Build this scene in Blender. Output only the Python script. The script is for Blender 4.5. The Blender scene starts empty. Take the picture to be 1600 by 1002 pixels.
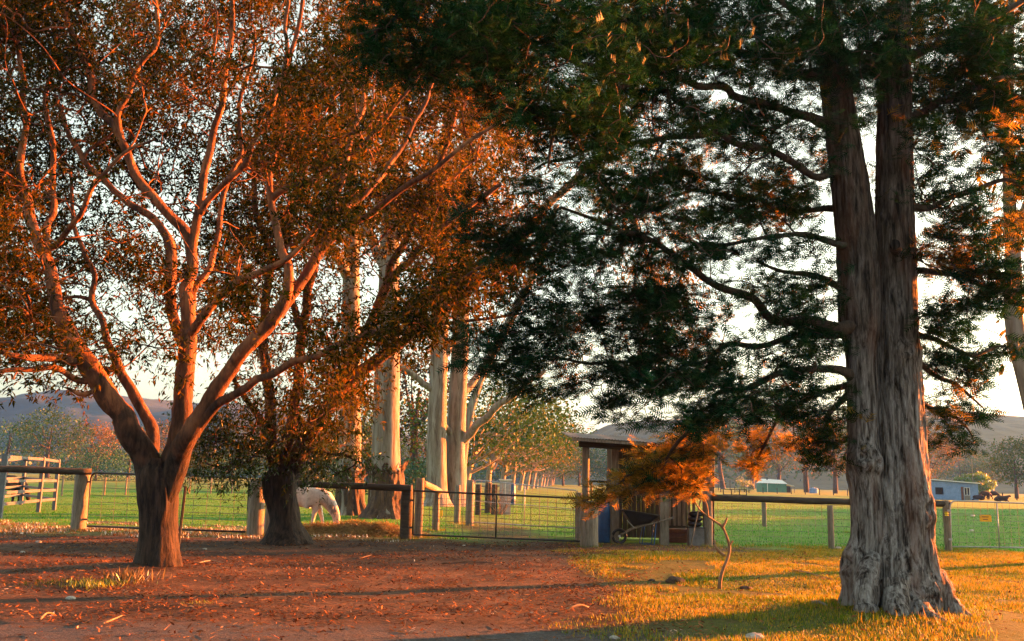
import bpy, math, random
import numpy as np
from math import radians, sin, cos, tan, pi
from mathutils import Vector, Matrix

rnd = random.Random(7)
rng = np.random.default_rng(7)
SC = bpy.context.scene
COL = SC.collection

# ------------------------------------------------------------------ camera
F_PX = 1500.0
PITCH = math.atan(249.0 / 1500.0)
ROLL = math.atan(0.020)
CAM = np.array([0.0, 0.0, 1.6])
_F = np.array([0, cos(PITCH), sin(PITCH)])
_U0 = np.array([0, -sin(PITCH), cos(PITCH)])
_H = np.array([1.0, 0, 0])
_R = cos(ROLL) * _H + sin(ROLL) * _U0
_U = cos(ROLL) * _U0 - sin(ROLL) * _H
cd = bpy.data.cameras.new('camera')
cam = bpy.data.objects.new('camera', cd)
COL.objects.link(cam)
cam.matrix_world = Matrix(((_R[0], _U[0], -_F[0], CAM[0]), (_R[1], _U[1], -_F[1], CAM[1]),
                           (_R[2], _U[2], -_F[2], CAM[2]), (0, 0, 0, 1)))
cd.sensor_width = 36.0
cd.lens = 36.0 * F_PX / 1600.0
cd.clip_start = 0.1
cd.clip_end = 20000
SC.camera = cam

# ------------------------------------------------------------------ light
SUN_EL = radians(7.0)
SUN_AZ = radians(62.0)          # to the right of the viewing direction
w = bpy.data.worlds.new('World')
SC.world = w
w.use_nodes = True
nt = w.node_tree
nt.nodes.clear()
sky = nt.nodes.new('ShaderNodeTexSky')
sky.sky_type = 'NISHITA'
sky.sun_disc = False
sky.sun_elevation = SUN_EL
sky.sun_rotation = SUN_AZ
sky.air_density = 1.0
sky.dust_density = 3.0
sky.ozone_density = 2.0
bg = nt.nodes.new('ShaderNodeBackground')
bg.inputs['Strength'].default_value = 0.066
out = nt.nodes.new('ShaderNodeOutputWorld')
hsv = nt.nodes.new('ShaderNodeHueSaturation')        # thin evening cloud: paler, creamier than clear air
hsv.inputs['Saturation'].default_value = 0.5
nt.links.new(sky.outputs[0], hsv.inputs['Color'])
tint = nt.nodes.new('ShaderNodeMix'); tint.data_type = 'RGBA'; tint.blend_type = 'MULTIPLY'
tint.inputs[0].default_value = 1.0
tint.inputs[7].default_value = (1.0, 0.975, 0.74, 1)
nt.links.new(hsv.outputs[0], tint.inputs[6])
nt.links.new(tint.outputs[2], bg.inputs[0])
nt.links.new(bg.outputs[0], out.inputs[0])
sl = bpy.data.lights.new('sun', 'SUN')
sl.energy = 5.0
sl.angle = radians(0.6)
sl.color = (1.0, 0.20, 0.018)
so = bpy.data.objects.new('sun', sl)
COL.objects.link(so)
sdir = Vector((sin(SUN_AZ) * cos(SUN_EL), cos(SUN_AZ) * cos(SUN_EL), sin(SUN_EL)))
so.rotation_euler = sdir.to_track_quat('Z', 'Y').to_euler()
so.location = (60, 60, 40)
vs = SC.view_settings
vs.view_transform = 'Standard'
vs.look = 'None'
vs.gamma = 1.0
vs.use_curve_mapping = False
vs.exposure = 3.8
SC.cycles.max_bounces = 5
SC.cycles.transparent_max_bounces = 8
SC.cycles.volume_bounces = 0

# ------------------------------------------------------------------ picking points of the place
def P(px, py, d):
    """point of the place seen along the direction (px,py) at the distance d ahead"""
    r = _F * F_PX + _R * (px - 800.0) - _U * (py - 501.0)
    return CAM + r * (d / r[1])

def PX(px, py, d):
    px = np.asarray(px, float); py = np.asarray(py, float); d = np.asarray(d, float)
    r = _F[None] * F_PX + _R[None] * (px - 800.0)[:, None] - _U[None] * (py - 501.0)[:, None]
    return CAM[None] + r * (d / r[:, 1])[:, None]

def G(px, py):
    r = _F * F_PX + _R * (px - 800.0) - _U * (py - 501.0)
    return CAM + r * (-CAM[2] / r[2])

def GX(px, d):
    """ground point at distance d straight ahead, in column px (near the horizon)"""
    p = P(px, 750 + 0.02 * (px - 800), d)
    return np.array([p[0], d, 0.0])

# ------------------------------------------------------------------ noise (numpy value noise)
def _hash(ix, iy, iz, seed):
    h = (ix * 374761393 + iy * 668265263 + iz * 2147483647 + seed * 974711) & 0xffffffff
    h = ((h ^ (h >> 13)) * 1274126177) & 0xffffffff
    h = ((h ^ (h >> 16)) * 2246822519) & 0xffffffff
    return ((h ^ (h >> 15)) & 0xffff) / 65535.0

def vnoise(p, seed=0):
    p = np.asarray(p, float)
    i = np.floor(p).astype(np.int64)
    f = p - i
    f = f * f * (3 - 2 * f)
    r = 0
    for dx in (0, 1):
        wx = f[:, 0] if dx else 1 - f[:, 0]
        for dy in (0, 1):
            wy = f[:, 1] if dy else 1 - f[:, 1]
            for dz in (0, 1):
                wz = f[:, 2] if dz else 1 - f[:, 2]
                r = r + wx * wy * wz * _hash(i[:, 0] + dx, i[:, 1] + dy, i[:, 2] + dz, seed)
    return r

def fbm(p, o=3, seed=0):
    r = 0; a = .5; s = 0
    for k in range(o):
        r = r + a * vnoise(np.asarray(p) * 2 ** k, seed + k * 17); s += a; a *= .5
    return r / s

# ------------------------------------------------------------------ mesh helpers
class MB:
    """collects vertices and faces of ONE mesh"""
    def __init__(s):
        s.v = []; s.f = []; s.n = 0
    def add(s, v, f):
        v = np.asarray(v, float).reshape(-1, 3); f = np.asarray(f, np.int64)
        s.v.append(v); s.f.append(f + s.n); s.n += len(v)
        return s
    def box(s, c, size, rz=0.0, M=None):
        c = np.asarray(c, float); h = np.asarray(size, float) / 2
        v = np.array([[x, y, z] for x in (-1, 1) for y in (-1, 1) for z in (-1, 1)]) * h
        if M is not None: v = v @ np.asarray(M).T
        elif rz:
            ca, sa = cos(rz), sin(rz)
            v = v @ np.array([[ca, sa, 0], [-sa, ca, 0], [0, 0, 1]])
        s.add(v + c, [[0, 1, 3, 2], [4, 6, 7, 5], [0, 4, 5, 1], [2, 3, 7, 6], [0, 2, 6, 4], [1, 5, 7, 3]])
        return s
    def beam(s, a, b, wd, h=None, up=(0, 0, 1)):
        a = np.asarray(a, float); b = np.asarray(b, float); h = h or wd
        d = b - a; L = np.linalg.norm(d); d = d / L
        u = np.asarray(up, float)
        if abs(d @ u) > .95: u = np.array([0, 1.0, 0])
        x = np.cross(u, d); x /= np.linalg.norm(x); y = np.cross(d, x)
        s.box((a + b) / 2, (L, wd, h), M=np.stack([d, x, y], 1)); return s
    def tube(s, pts, rad, sides=8, cap=True, jit=0.0):
        pts = np.asarray(pts, float); n = len(pts)
        rad = np.broadcast_to(np.asarray(rad, float), (n,))
        v, f = tubes(pts[None], rad[None], sides, jit)
        s.add(v, f)
        if cap:
            for k, o in ((0, 0), (n - 1, (n - 1) * sides)):
                base = s.n
                s.v.append(pts[k][None]); s.n += 1
                r = base - n * sides + o if k == 0 else base - 1 - n * sides + o
                idx = np.arange(sides)
                f1 = np.stack([r + idx, r + (idx + 1) % sides, np.full(sides, base), np.full(sides, base)], 1)
                s.f.append(f1[:, :3] if k else f1[:, [1, 0, 2]])
        return s
    def lathe(s, c, prof, sides=20):
        c = np.asarray(c, float); prof = np.asarray(prof, float); n = len(prof)
        a = np.arange(sides) * 2 * pi / sides
        v = np.stack([prof[:, 0][:, None] * np.cos(a), prof[:, 0][:, None] * np.sin(a),
                      np.repeat(prof[:, 1][:, None], sides, 1)], 2).reshape(-1, 3) + c
        f = []
        for i in range(n - 1):
            for j in range(sides):
                f.append([i * sides + j, i * sides + (j + 1) % sides, (i + 1) * sides + (j + 1) % sides, (i + 1) * sides + j])
        s.add(v, f); return s
    def build(s, name, m, parent=None, origin=None, smooth=False, **props):
        V = np.concatenate(s.v); 
        if origin is None and parent is not None: origin = parent.get('_o', None)
        if origin is not None: V = V - np.asarray(origin)
        me = bpy.data.meshes.new(name)
        fill_mesh(me, V, s.f, smooth)
        me.materials.append(m)
        o = bpy.data.objects.new(name, me)
        COL.objects.link(o)
        if parent is not None:
            o.parent = parent
            if '_o' in parent: o['_o'] = parent['_o']
        for k, v in props.items(): o[k] = v
        return o

def fill_mesh(me, V, F, smooth=False):
    loops = np.concatenate([f.reshape(-1) for f in F]).astype(np.int32)
    tot = np.concatenate([np.full(len(f), f.shape[1], np.int32) for f in F])
    st = np.concatenate([[0], np.cumsum(tot)[:-1]]).astype(np.int32)
    me.vertices.add(len(V)); me.vertices.foreach_set('co', V.astype(np.float32).ravel())
    me.loops.add(len(loops)); me.loops.foreach_set('vertex_index', loops)
    me.polygons.add(len(tot)); me.polygons.foreach_set('loop_start', st)
    me.polygons.foreach_set('loop_total', tot)
    if smooth: me.polygons.foreach_set('use_smooth', np.ones(len(tot), bool))
    me.update(calc_edges=True)
    if not smooth: me.shade_flat() if hasattr(me, 'shade_flat') else None

def tubes(pts, rad, sides=6, jit=0.0):
    """pts (B,N,3), rad (B,N) -> vertices and quads of B tubes"""
    B, N, _ = pts.shape
    t = np.gradient(pts, axis=1)
    t /= np.linalg.norm(t, axis=2, keepdims=True) + 1e-9
    m = pts[:, -1] - pts[:, 0]; m /= np.linalg.norm(m, axis=1, keepdims=True) + 1e-9
    ref = np.where(np.abs(m[:, 2:3]) > .8, np.array([[0., 1, 0]]), np.array([[0., 0, 1]]))[:, None]
    x = np.cross(np.broadcast_to(ref, t.shape), t); x /= np.linalg.norm(x, axis=2, keepdims=True) + 1e-9
    y = np.cross(t, x)
    a = np.arange(sides) * 2 * pi / sides
    r = rad[:, :, None, None]
    if jit: r = r * (1 + jit * (rng.random((B, N, sides, 1)) - .5))
    V = pts[:, :, None] + r * (np.cos(a)[None, None, :, None] * x[:, :, None] + np.sin(a)[None, None, :, None] * y[:, :, None])
    i = np.arange(N - 1)[:, None] * sides; j = np.arange(sides)[None]; j2 = (j + 1) % sides
    q = np.stack([i + j, i + j2, i + sides + j2, i + sides + j], 2).reshape(-1, 4)
    Fq = (q[None] + (np.arange(B) * N * sides)[:, None, None]).reshape(-1, 4)
    return V.reshape(-1, 3), Fq

def stamp(tv, tf, pos, X, Y, Z, sc):
    """copies of a small template, turned by the frames X,Y,Z and scaled"""
    n = len(pos); tv = np.asarray(tv, float)
    sc = np.asarray(sc, float)
    if sc.ndim == 1: sc = sc[:, None] * np.ones((1, 3))
    V = pos[:, None] + (tv[None, :, 0:1] * X[:, None]) * sc[:, None, 0:1] + (tv[None, :, 1:2] * Y[:, None]) * sc[:, None, 1:2] \
        + (tv[None, :, 2:3] * Z[:, None]) * sc[:, None, 2:3]
    tf = np.asarray(tf)
    Fq = (tf[None] + (np.arange(n) * len(tv))[:, None, None]).reshape(-1, tf.shape[1])
    return V.reshape(-1, 3), Fq

def nrm(a): return a / (np.linalg.norm(a, axis=-1, keepdims=True) + 1e-9)

def frames(X, up=None, jitter=0.6):
    X = nrm(X)
    if up is None: up = np.array([[0, 0, 1.0]])
    up = up + rng.normal(0, jitter, X.shape)
    Y = nrm(np.cross(up, X)); Z = np.cross(X, Y)
    return X, Y, Z

def smooth_path(pts, n_per=4):
    """Catmull-Rom through rows (any columns)"""
    p = np.asarray(pts, float)
    if len(p) < 3:
        t = np.linspace(0, 1, n_per + 1)[:, None]
        return p[0] * (1 - t) + p[1] * t
    q = np.vstack([2 * p[0] - p[1], p, 2 * p[-1] - p[-2]])
    o = []
    for i in range(1, len(q) - 2):
        for k in range(n_per):
            t = k / n_per
            o.append(.5 * ((2 * q[i]) + (-q[i - 1] + q[i + 1]) * t + (2 * q[i - 1] - 5 * q[i] + 4 * q[i + 1] - q[i + 2]) * t * t
                           + (-q[i - 1] + 3 * q[i] - 3 * q[i + 1] + q[i + 2]) * t ** 3))
    o.append(p[-1])
    return np.array(o)

def empty(name, loc, label=None, cat=None, group=None):
    o = bpy.data.objects.new(name, None)
    COL.objects.link(o)
    o.location = tuple(float(x) for x in loc)
    o['_o'] = [float(x) for x in loc]
    if label: o['label'] = label
    if cat: o['category'] = cat
    if group: o['group'] = group
    return o

def tag(o, label=None, cat=None, group=None, kind=None):
    if label: o['label'] = label
    if cat: o['category'] = cat
    if group: o['group'] = group
    if kind: o['kind'] = kind
    return o

def copy_tree(o, loc, rz=0.0, sc=None, label=None):
    c = o.copy(); COL.objects.link(c)
    c.location = tuple(float(v) for v in loc); c.rotation_euler = (0, 0, rz)
    if sc is not None: c.scale = sc if hasattr(sc, '__len__') else (sc, sc, sc)
    if label: c['label'] = label
    for ch in list(o.children):
        d = ch.copy(); COL.objects.link(d); d.parent = c
        for g in list(ch.children):
            e = g.copy(); COL.objects.link(e); e.parent = d
    return c

# ------------------------------------------------------------------ materials
def _new(name):
    m = bpy.data.materials.new(name); m.use_nodes = True
    t = m.node_tree; t.nodes.clear()
    return m, t, t.nodes, t.links

def _out(t, sh):
    o = t.nodes.new('ShaderNodeOutputMaterial'); t.links.new(sh, o.inputs['Surface']); return o

def _ramp(t, fac, cols):
    r = t.nodes.new('ShaderNodeValToRGB'); e = r.color_ramp.elements
    while len(e) > 2: e.remove(e[-1])
    for i, (p, c) in enumerate(cols):
        el = e[i] if i < 2 else e.new(p)
        el.position = p; el.color = (*c, 1)
    t.links.new(fac, r.inputs[0]); return r.outputs[0]

def _noise(t, vec, scale, detail=4, rough=.6, dist=0.0):
    n = t.nodes.new('ShaderNodeTexNoise'); n.inputs['Scale'].default_value = scale
    n.inputs['Detail'].default_value = detail; n.inputs['Roughness'].default_value = rough
    n.inputs['Distortion'].default_value = dist
    if vec is not None: t.links.new(vec, n.inputs['Vector'])
    return n.outputs['Fac']

def _map(t, src, scale=(1, 1, 1)):
    m = t.nodes.new('ShaderNodeMapping'); m.inputs['Scale'].default_value = scale
    t.links.new(src, m.inputs[0]); return m.outputs[0]

def _mix(t, fac, a, b, mode='MIX'):
    m = t.nodes.new('ShaderNodeMix'); m.data_type = 'RGBA'; m.blend_type = mode
    for s, v in ((m.inputs[0], fac), (m.inputs[6], a), (m.inputs[7], b)):
        if isinstance(v, (int, float)): s.default_value = v
        elif isinstance(v, tuple): s.default_value = (*v, 1)
        else: t.links.new(v, s)
    return m.outputs[2]

def _math(t, op, a, b=None, c=None):
    m = t.nodes.new('ShaderNodeMath'); m.operation = op
    for s, v in zip(m.inputs, (a, b, c)):
        if v is None: continue
        if isinstance(v, (int, float)): s.default_value = v
        else: t.links.new(v, s)
    return m.outputs[0]

def surf(name, cols, scale=6, stretch=(1, 1, 1), rough=.85, bump=.3, bdist=.01, detail=5, metal=0.0, spec=.3, fine=None, dist=0.0):
    """noise-coloured solid: cols = list of (position, colour)"""
    m, t, N, L = _new(name)
    tc = N.new('ShaderNodeTexCoord')
    v = _map(t, tc.outputs['Object'], stretch)
    n1 = _noise(t, v, scale, detail, .65, dist)
    col = _ramp(t, n1, cols)
    n2 = _noise(t, v, scale * 5.3, 3)
    col = _mix(t, .35, col, _ramp(t, n2, [(.3, (.35, .35, .35)), (.7, (1, 1, 1))]), 'MULTIPLY')
    b = N.new('ShaderNodeBsdfPrincipled')
    L.new(col, b.inputs['Base Color'])
    b.inputs['Roughness'].default_value = rough
    b.inputs['Metallic'].default_value = metal
    b.inputs['Specular IOR Level'].default_value = spec
    if bump:
        bp = N.new('ShaderNodeBump'); bp.inputs['Strength'].default_value = bump
        bp.inputs['Distance'].default_value = bdist
        h = _math(t, 'ADD', n1, _math(t, 'MULTIPLY', n2, .5))
        L.new(h, bp.inputs['Height']); L.new(bp.outputs[0], b.inputs['Normal'])
    _out(t, b.outputs[0]); return m

def leafmat(name, cols, trans=.4, tcol=None, rough=.5, gloss=.15, clump=.6):
    """leaves: colour differs from leaf to leaf and from clump to clump; some light passes through"""
    m, t, N, L = _new(name)
    g = N.new('ShaderNodeNewGeometry')
    n = _noise(t, g.outputs['Position'], clump, 2)
    f = _math(t, 'ADD', _math(t, 'MULTIPLY', g.outputs['Random Per Island'], .65), _math(t, 'MULTIPLY_ADD', n, 1.0, -.33))
    col = _ramp(t, f, cols)
    d = N.new('ShaderNodeBsdfDiffuse'); L.new(col, d.inputs[0])
    tr = N.new('ShaderNodeBsdfTranslucent')
    L.new(_mix(t, 1.0, col, tcol or (1.0, 1.0, .6), 'MULTIPLY'), tr.inputs[0])
    a = N.new('ShaderNodeMixShader'); a.inputs[0].default_value = trans
    L.new(d.outputs[0], a.inputs[1]); L.new(tr.outputs[0], a.inputs[2])
    gl = N.new('ShaderNodeBsdfGlossy'); gl.inputs['Roughness'].default_value = rough
    gl.inputs[0].default_value = (.6, .6, .6, 1)
    fr = N.new('ShaderNodeFresnel'); fr.inputs[0].default_value = 1.35
    b = N.new('ShaderNodeMixShader'); L.new(_math(t, 'MULTIPLY', fr.outputs[0], gloss * 4), b.inputs[0])
    L.new(a.outputs[0], b.inputs[1]); L.new(gl.outputs[0], b.inputs[2])
    _out(t, b.outputs[0]); return m
# ------------------------------------------------------------------ palette
M = {}
M['bark_smooth'] = surf('orange tan smooth bark', [(.3, (.16, .10, .07)), (.5, (.34, .25, .18)), (.75, (.46, .37, .29))], 3.0, (1, 1, .35), bump=.5, bdist=.02)
M['bark_rough'] = surf('dark fissured bark', [(.3, (.018, .014, .011)), (.55, (.07, .05, .038)), (.8, (.15, .115, .09))], 9, (1, 1, .18), bump=1.0, bdist=.04)
M['bark_cypress'] = surf('grey fibrous bark', [(.34, (.018, .016, .016)), (.44, (.13, .12, .118)), (.54, (.31, .30, .305)), (.75, (.46, .455, .47))], 12, (1, 1, .2), bump=1.0, bdist=.12, dist=.9, detail=7)
def cypress_bark():
    m, t, N, L = _new('fibrous cypress bark, grey below and brown above')
    g = N.new('ShaderNodeNewGeometry'); tc = N.new('ShaderNodeTexCoord')
    sp = N.new('ShaderNodeSeparateXYZ'); L.new(g.outputs['Position'], sp.inputs[0])
    v = _map(t, tc.outputs['Object'], (1, 1, .17)); v2 = _map(t, tc.outputs['Object'], (1, 1, .07))
    n1 = _noise(t, v, 12, 8, .68, .9); n2 = _noise(t, v, 55, 3, .7); n3 = _noise(t, tc.outputs['Object'], 1.6, 3); n4 = _noise(t, v2, 26, 4, .6, .3)
    k = _math(t, 'ADD', _math(t, 'MULTIPLY', n1, .6), _math(t, 'MULTIPLY', n4, .4))
    grey = _ramp(t, k, [(.40, (.014, .012, .012)), (.46, (.11, .10, .098)), (.54, (.29, .28, .285)), (.66, (.46, .455, .47))])
    brn = _ramp(t, k, [(.40, (.012, .010, .009)), (.47, (.062, .050, .043)), (.56, (.15, .125, .11)), (.68, (.25, .215, .195))])
    z = _math(t, 'ADD', sp.outputs[2], _math(t, 'MULTIPLY_ADD', n3, 4.0, -2.0))
    mr = N.new('ShaderNodeMapRange'); L.new(z, mr.inputs[0]); mr.inputs[1].default_value = 2.4; mr.inputs[2].default_value = 4.6
    col = _mix(t, mr.outputs[0], grey, brn)  # brown above: partly bark tone, partly shade on the upper trunk painted in
    col = _mix(t, .5, col, _ramp(t, n2, [(.35, (.35, .32, .3)), (.65, (1, 1, 1))]), 'MULTIPLY')
    red = N.new('ShaderNodeMapRange'); L.new(_noise(t, v, 3.1, 3), red.inputs[0]); red.inputs[1].default_value = .52; red.inputs[2].default_value = .68
    col = _mix(t, _math(t, 'MULTIPLY', red.outputs[0], .55), col, (.14, .06, .035))
    b = N.new('ShaderNodeBsdfPrincipled'); L.new(col, b.inputs['Base Color'])
    b.inputs['Roughness'].default_value = .9; b.inputs['Specular IOR Level'].default_value = .15
    bp = N.new('ShaderNodeBump'); bp.inputs['Strength'].default_value = 1.0; bp.inputs['Distance'].default_value = .12
    L.new(_math(t, 'ADD', k, _math(t, 'MULTIPLY', n2, .25)), bp.inputs['Height']); L.new(bp.outputs[0], b.inputs['Normal'])
    _out(t, b.outputs[0]); return m
M['bark_cypress'] = cypress_bark()
def tree_bark():
    m, t, N, L = _new('bark, smooth above and rough at the foot')
    g = N.new('ShaderNodeNewGeometry'); tc = N.new('ShaderNodeTexCoord')
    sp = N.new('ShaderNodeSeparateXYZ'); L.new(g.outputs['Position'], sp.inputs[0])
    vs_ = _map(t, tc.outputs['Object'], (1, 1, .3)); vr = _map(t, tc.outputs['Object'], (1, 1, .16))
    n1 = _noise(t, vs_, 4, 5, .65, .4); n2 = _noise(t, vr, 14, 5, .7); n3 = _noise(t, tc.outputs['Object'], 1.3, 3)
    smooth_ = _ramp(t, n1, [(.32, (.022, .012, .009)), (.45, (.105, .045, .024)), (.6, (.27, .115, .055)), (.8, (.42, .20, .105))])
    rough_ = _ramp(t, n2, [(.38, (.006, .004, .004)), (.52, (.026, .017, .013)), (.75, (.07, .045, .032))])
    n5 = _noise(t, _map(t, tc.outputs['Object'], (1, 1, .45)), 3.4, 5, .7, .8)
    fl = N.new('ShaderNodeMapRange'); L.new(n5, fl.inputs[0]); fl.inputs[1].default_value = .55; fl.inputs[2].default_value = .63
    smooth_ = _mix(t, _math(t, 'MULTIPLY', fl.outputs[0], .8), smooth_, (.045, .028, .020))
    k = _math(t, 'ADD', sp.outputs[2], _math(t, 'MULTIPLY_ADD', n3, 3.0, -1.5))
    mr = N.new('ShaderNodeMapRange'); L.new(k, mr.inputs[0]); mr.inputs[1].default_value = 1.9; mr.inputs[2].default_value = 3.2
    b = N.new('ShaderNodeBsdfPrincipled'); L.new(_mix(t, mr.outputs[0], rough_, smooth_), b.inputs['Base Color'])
    b.inputs['Roughness'].default_value = .85; b.inputs['Specular IOR Level'].default_value = .2
    bp = N.new('ShaderNodeBump'); bp.inputs['Strength'].default_value = .9; bp.inputs['Distance'].default_value = .04
    L.new(_math(t, 'ADD', n2, _math(t, 'MULTIPLY', n1, .6)), bp.inputs['Height']); L.new(bp.outputs[0], b.inputs['Normal'])
    _out(t, b.outputs[0]); return m
M['bark_tree'] = tree_bark()
M['twig_ground'] = surf('fallen twigs', [(.3, (.05, .03, .02)), (.7, (.17, .10, .065))], 8, bump=0)
M['twig'] = surf('dark twig', [(.3, (.05, .035, .025)), (.7, (.16, .11, .08))], 8, bump=0)
M['gum_bark'] = surf('pale gum bark', [(.33, (.07, .05, .035)), (.43, (.16, .13, .10)), (.55, (.23, .21, .18)), (.72, (.31, .30, .27))], 2.6, (1.6, 1.6, .2), bump=.4, bdist=.03, dist=.8)
M['stocking'] = surf('shaggy dark gum bark', [(.3, (.02, .014, .01)), (.55, (.09, .055, .035)), (.8, (.17, .11, .07))], 6, (1, 1, .25), bump=1.0, bdist=.05)
M['wood'] = surf('weathered timber', [(.3, (.10, .085, .065)), (.55, (.22, .19, .15)), (.8, (.34, .31, .26))], 5, (4, 4, .5), bump=.6, bdist=.01)
M['wood_dark'] = surf('dark treated rail', [(.3, (.025, .022, .018)), (.6, (.07, .06, .048)), (.85, (.14, .12, .10))], 4, (.4, 4, 4), bump=.6, bdist=.01)
M['board'] = surf('grey weathered boards', [(.3, (.035, .028, .022)), (.6, (.085, .070, .055)), (.85, (.14, .12, .10))], 4, (5, 5, .4), bump=.5, bdist=.006)
M['steel_dark'] = surf('dull dark gate pipe', [(.3, (.02, .022, .022)), (.7, (.055, .06, .06))], 8, rough=.5, bump=.05, metal=.2)
M['steel'] = surf('galvanised pipe', [(.3, (.30, .33, .36)), (.7, (.46, .50, .55))], 5, rough=.45, bump=.05, metal=.4)
M['panel'] = surf('galvanised yard panel', [(.3, (.085, .095, .12)), (.7, (.13, .145, .175))], 5, rough=.5, bump=.05, metal=.1)
M['wire'] = surf('fence wire', [(.3, (.08, .085, .08)), (.7, (.16, .17, .16))], 5, rough=.6, bump=0)
M['iron'] = surf('corrugated iron roof', [(.3, (.08, .07, .065)), (.55, (.17, .165, .165)), (.8, (.28, .28, .29))], 1.5, (1, .3, 1), rough=.6, bump=.2, metal=.2)
M['white_roof'] = surf('pale painted roof', [(.3, (.62, .66, .66)), (.7, (.8, .82, .8))], 1, rough=.5, bump=0)
M['green_wall'] = surf('green shed cladding', [(.3, (.05, .17, .12)), (.7, (.08, .24, .17))], 1, rough=.6, bump=0)
M['blue_wall'] = surf('faded blue cladding', [(.3, (.13, .22, .42)), (.7, (.22, .33, .55))], .8, rough=.7, bump=0)
M['brown'] = surf('brown painted timber', [(.3, (.12, .055, .035)), (.7, (.2, .09, .06))], 4, bump=.1)
M['black'] = surf('black plastic', [(.3, (.010, .010, .012)), (.7, (.022, .022, .026))], 5, rough=.5, bump=.05)
M['blue'] = surf('blue plastic', [(.3, (.006, .05, .16)), (.7, (.012, .09, .26))], 4, rough=.45, bump=.05, spec=.5)
M['glass_dark'] = surf('dark window glass', [(.3, (.012, .014, .016)), (.7, (.02, .022, .026))], 1, rough=.08, bump=0, spec=.6)
M['white_paint'] = surf('white paint', [(.3, (.68, .68, .66)), (.7, (.8, .8, .78))], 3, rough=.5, bump=0)
M['sign'] = surf('orange yellow sign', [(.3, (.82, .40, .02)), (.7, (.9, .48, .03))], 2, rough=.5, bump=0)
M['yellow'] = surf('yellow plastic', [(.3, (.75, .5, .02)), (.7, (.85, .6, .04))], 2, rough=.5, bump=0)
M['horse'] = surf('white grey horse coat', [(.3, (.42, .38, .35)), (.55, (.60, .56, .53)), (.8, (.70, .67, .64))], 3, rough=.7, bump=.08)
M['mane'] = surf('grey mane hair', [(.3, (.14, .12, .11)), (.7, (.38, .35, .32))], 20, bump=.3)
M['hoof'] = surf('dark hoof', [(.3, (.03, .026, .022)), (.7, (.07, .06, .05))], 10, bump=0)
M['cow'] = surf('dark cattle coat', [(.3, (.012, .009, .008)), (.7, (.05, .025, .015))], 2, bump=0)
M['stone'] = surf('pale stone', [(.3, (.22, .21, .2)), (.7, (.45, .44, .42))], 12, bump=.6)
M['soil'] = surf('clod of earth', [(.3, (.03, .02, .014)), (.7, (.11, .07, .045))], 16, bump=1.0, bdist=.02)
M['wood_red'] = surf('bare dead wood', [(.3, (.16, .10, .06)), (.7, (.34, .24, .16))], 12, (1, 1, .3), bump=.5)
M['box'] = surf('grey metal box', [(.3, (.10, .10, .10)), (.7, (.2, .2, .2))], 3, bump=.1)
M['brick_box'] = surf('brown timber box', [(.3, (.08, .035, .022)), (.7, (.16, .07, .045))], 6, bump=.4)

M['leaf_gum'] = leafmat('olive gum leaves', [(.15, (.007, .015, .0025)), (.45, (.026, .036, .006)), (.7, (.10, .075, .012)), (.92, (.24, .11, .018))], .50, (1.0, .85, .35), gloss=.0)
M['leaf_bush'] = leafmat('fresh green leaves', [(.15, (.012, .030, .006)), (.5, (.028, .060, .010)), (.85, (.075, .10, .016))], .4, (1., 1., .5), gloss=.05)
M['leaf_gold'] = leafmat('yellow olive gum leaves', [(.15, (.06, .05, .008)), (.5, (.16, .11, .014)), (.85, (.30, .19, .02))], .5, (1.0, .9, .5), gloss=.0)
M['leaf_cypress'] = leafmat('dark cypress sprays', [(.1, (.0012, .010, .005)), (.4, (.003, .027, .011)), (.7, (.009, .052, .021)), (.95, (.040, .12, .048))], .30, (.8, .8, .4), gloss=.01)
M['leaf_rust_backlit'] = leafmat('rusty dry cypress sprays with backlight in the colour', [(.1, (.03, .055, .010)), (.35, (.14, .11, .018)), (.7, (.34, .22, .04)), (.95, (.46, .32, .06))], .6, (1.0, .9, .6), gloss=.0)  # dead foliage tone plus the orange of backlight, put into the leaf colour
M['leaf_far'] = leafmat('far mixed leaves', [(.1, (.012, .050, .010)), (.45, (.030, .090, .016)), (.75, (.075, .11, .018)), (.95, (.16, .09, .016))], .2, gloss=.01, clump=.12)
M['leaf_dark'] = leafmat('far blue green leaves', [(.1, (.012, .055, .030)), (.5, (.028, .10, .050)), (.9, (.06, .14, .06))], .15, gloss=.01, clump=.2)
M['leaf_yellow'] = leafmat('bright yellow green leaves', [(.1, (.16, .20, .02)), (.9, (.30, .32, .04))], .4, clump=.3)
M['leaf_willow'] = leafmat('pale willow leaves', [(.1, (.09, .17, .035)), (.9, (.16, .26, .06))], .4, clump=.3)
M['leaf_autumn'] = leafmat('golden autumn leaves', [(.1, (.035, .06, .012)), (.4, (.085, .085, .014)), (.7, (.19, .10, .014)), (.95, (.26, .12, .015))], .35, gloss=.02, clump=.12)
M['grass'] = leafmat('grass blades', [(.1, (.030, .10, .004)), (.35, (.09, .16, .008)), (.6, (.24, .20, .016)), (.9, (.40, .24, .05))], .45, (1., 1., .5), gloss=.02, clump=.45)
M['grass_green'] = leafmat('green pasture grass', [(.1, (.010, .14, .003)), (.5, (.022, .21, .006)), (.9, (.08, .25, .01))], .45, (1., 1., .5), gloss=.02, clump=.3)
M['hay'] = leafmat('dry straw', [(.1, (.09, .055, .022)), (.5, (.17, .115, .05)), (.9, (.26, .19, .09))], .3, clump=1.0)
M['hay_heap'] = leafmat('golden hay', [(.1, (.16, .10, .04)), (.5, (.32, .22, .10)), (.9, (.46, .34, .18))], .3, gloss=.0, clump=1.0)
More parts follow.
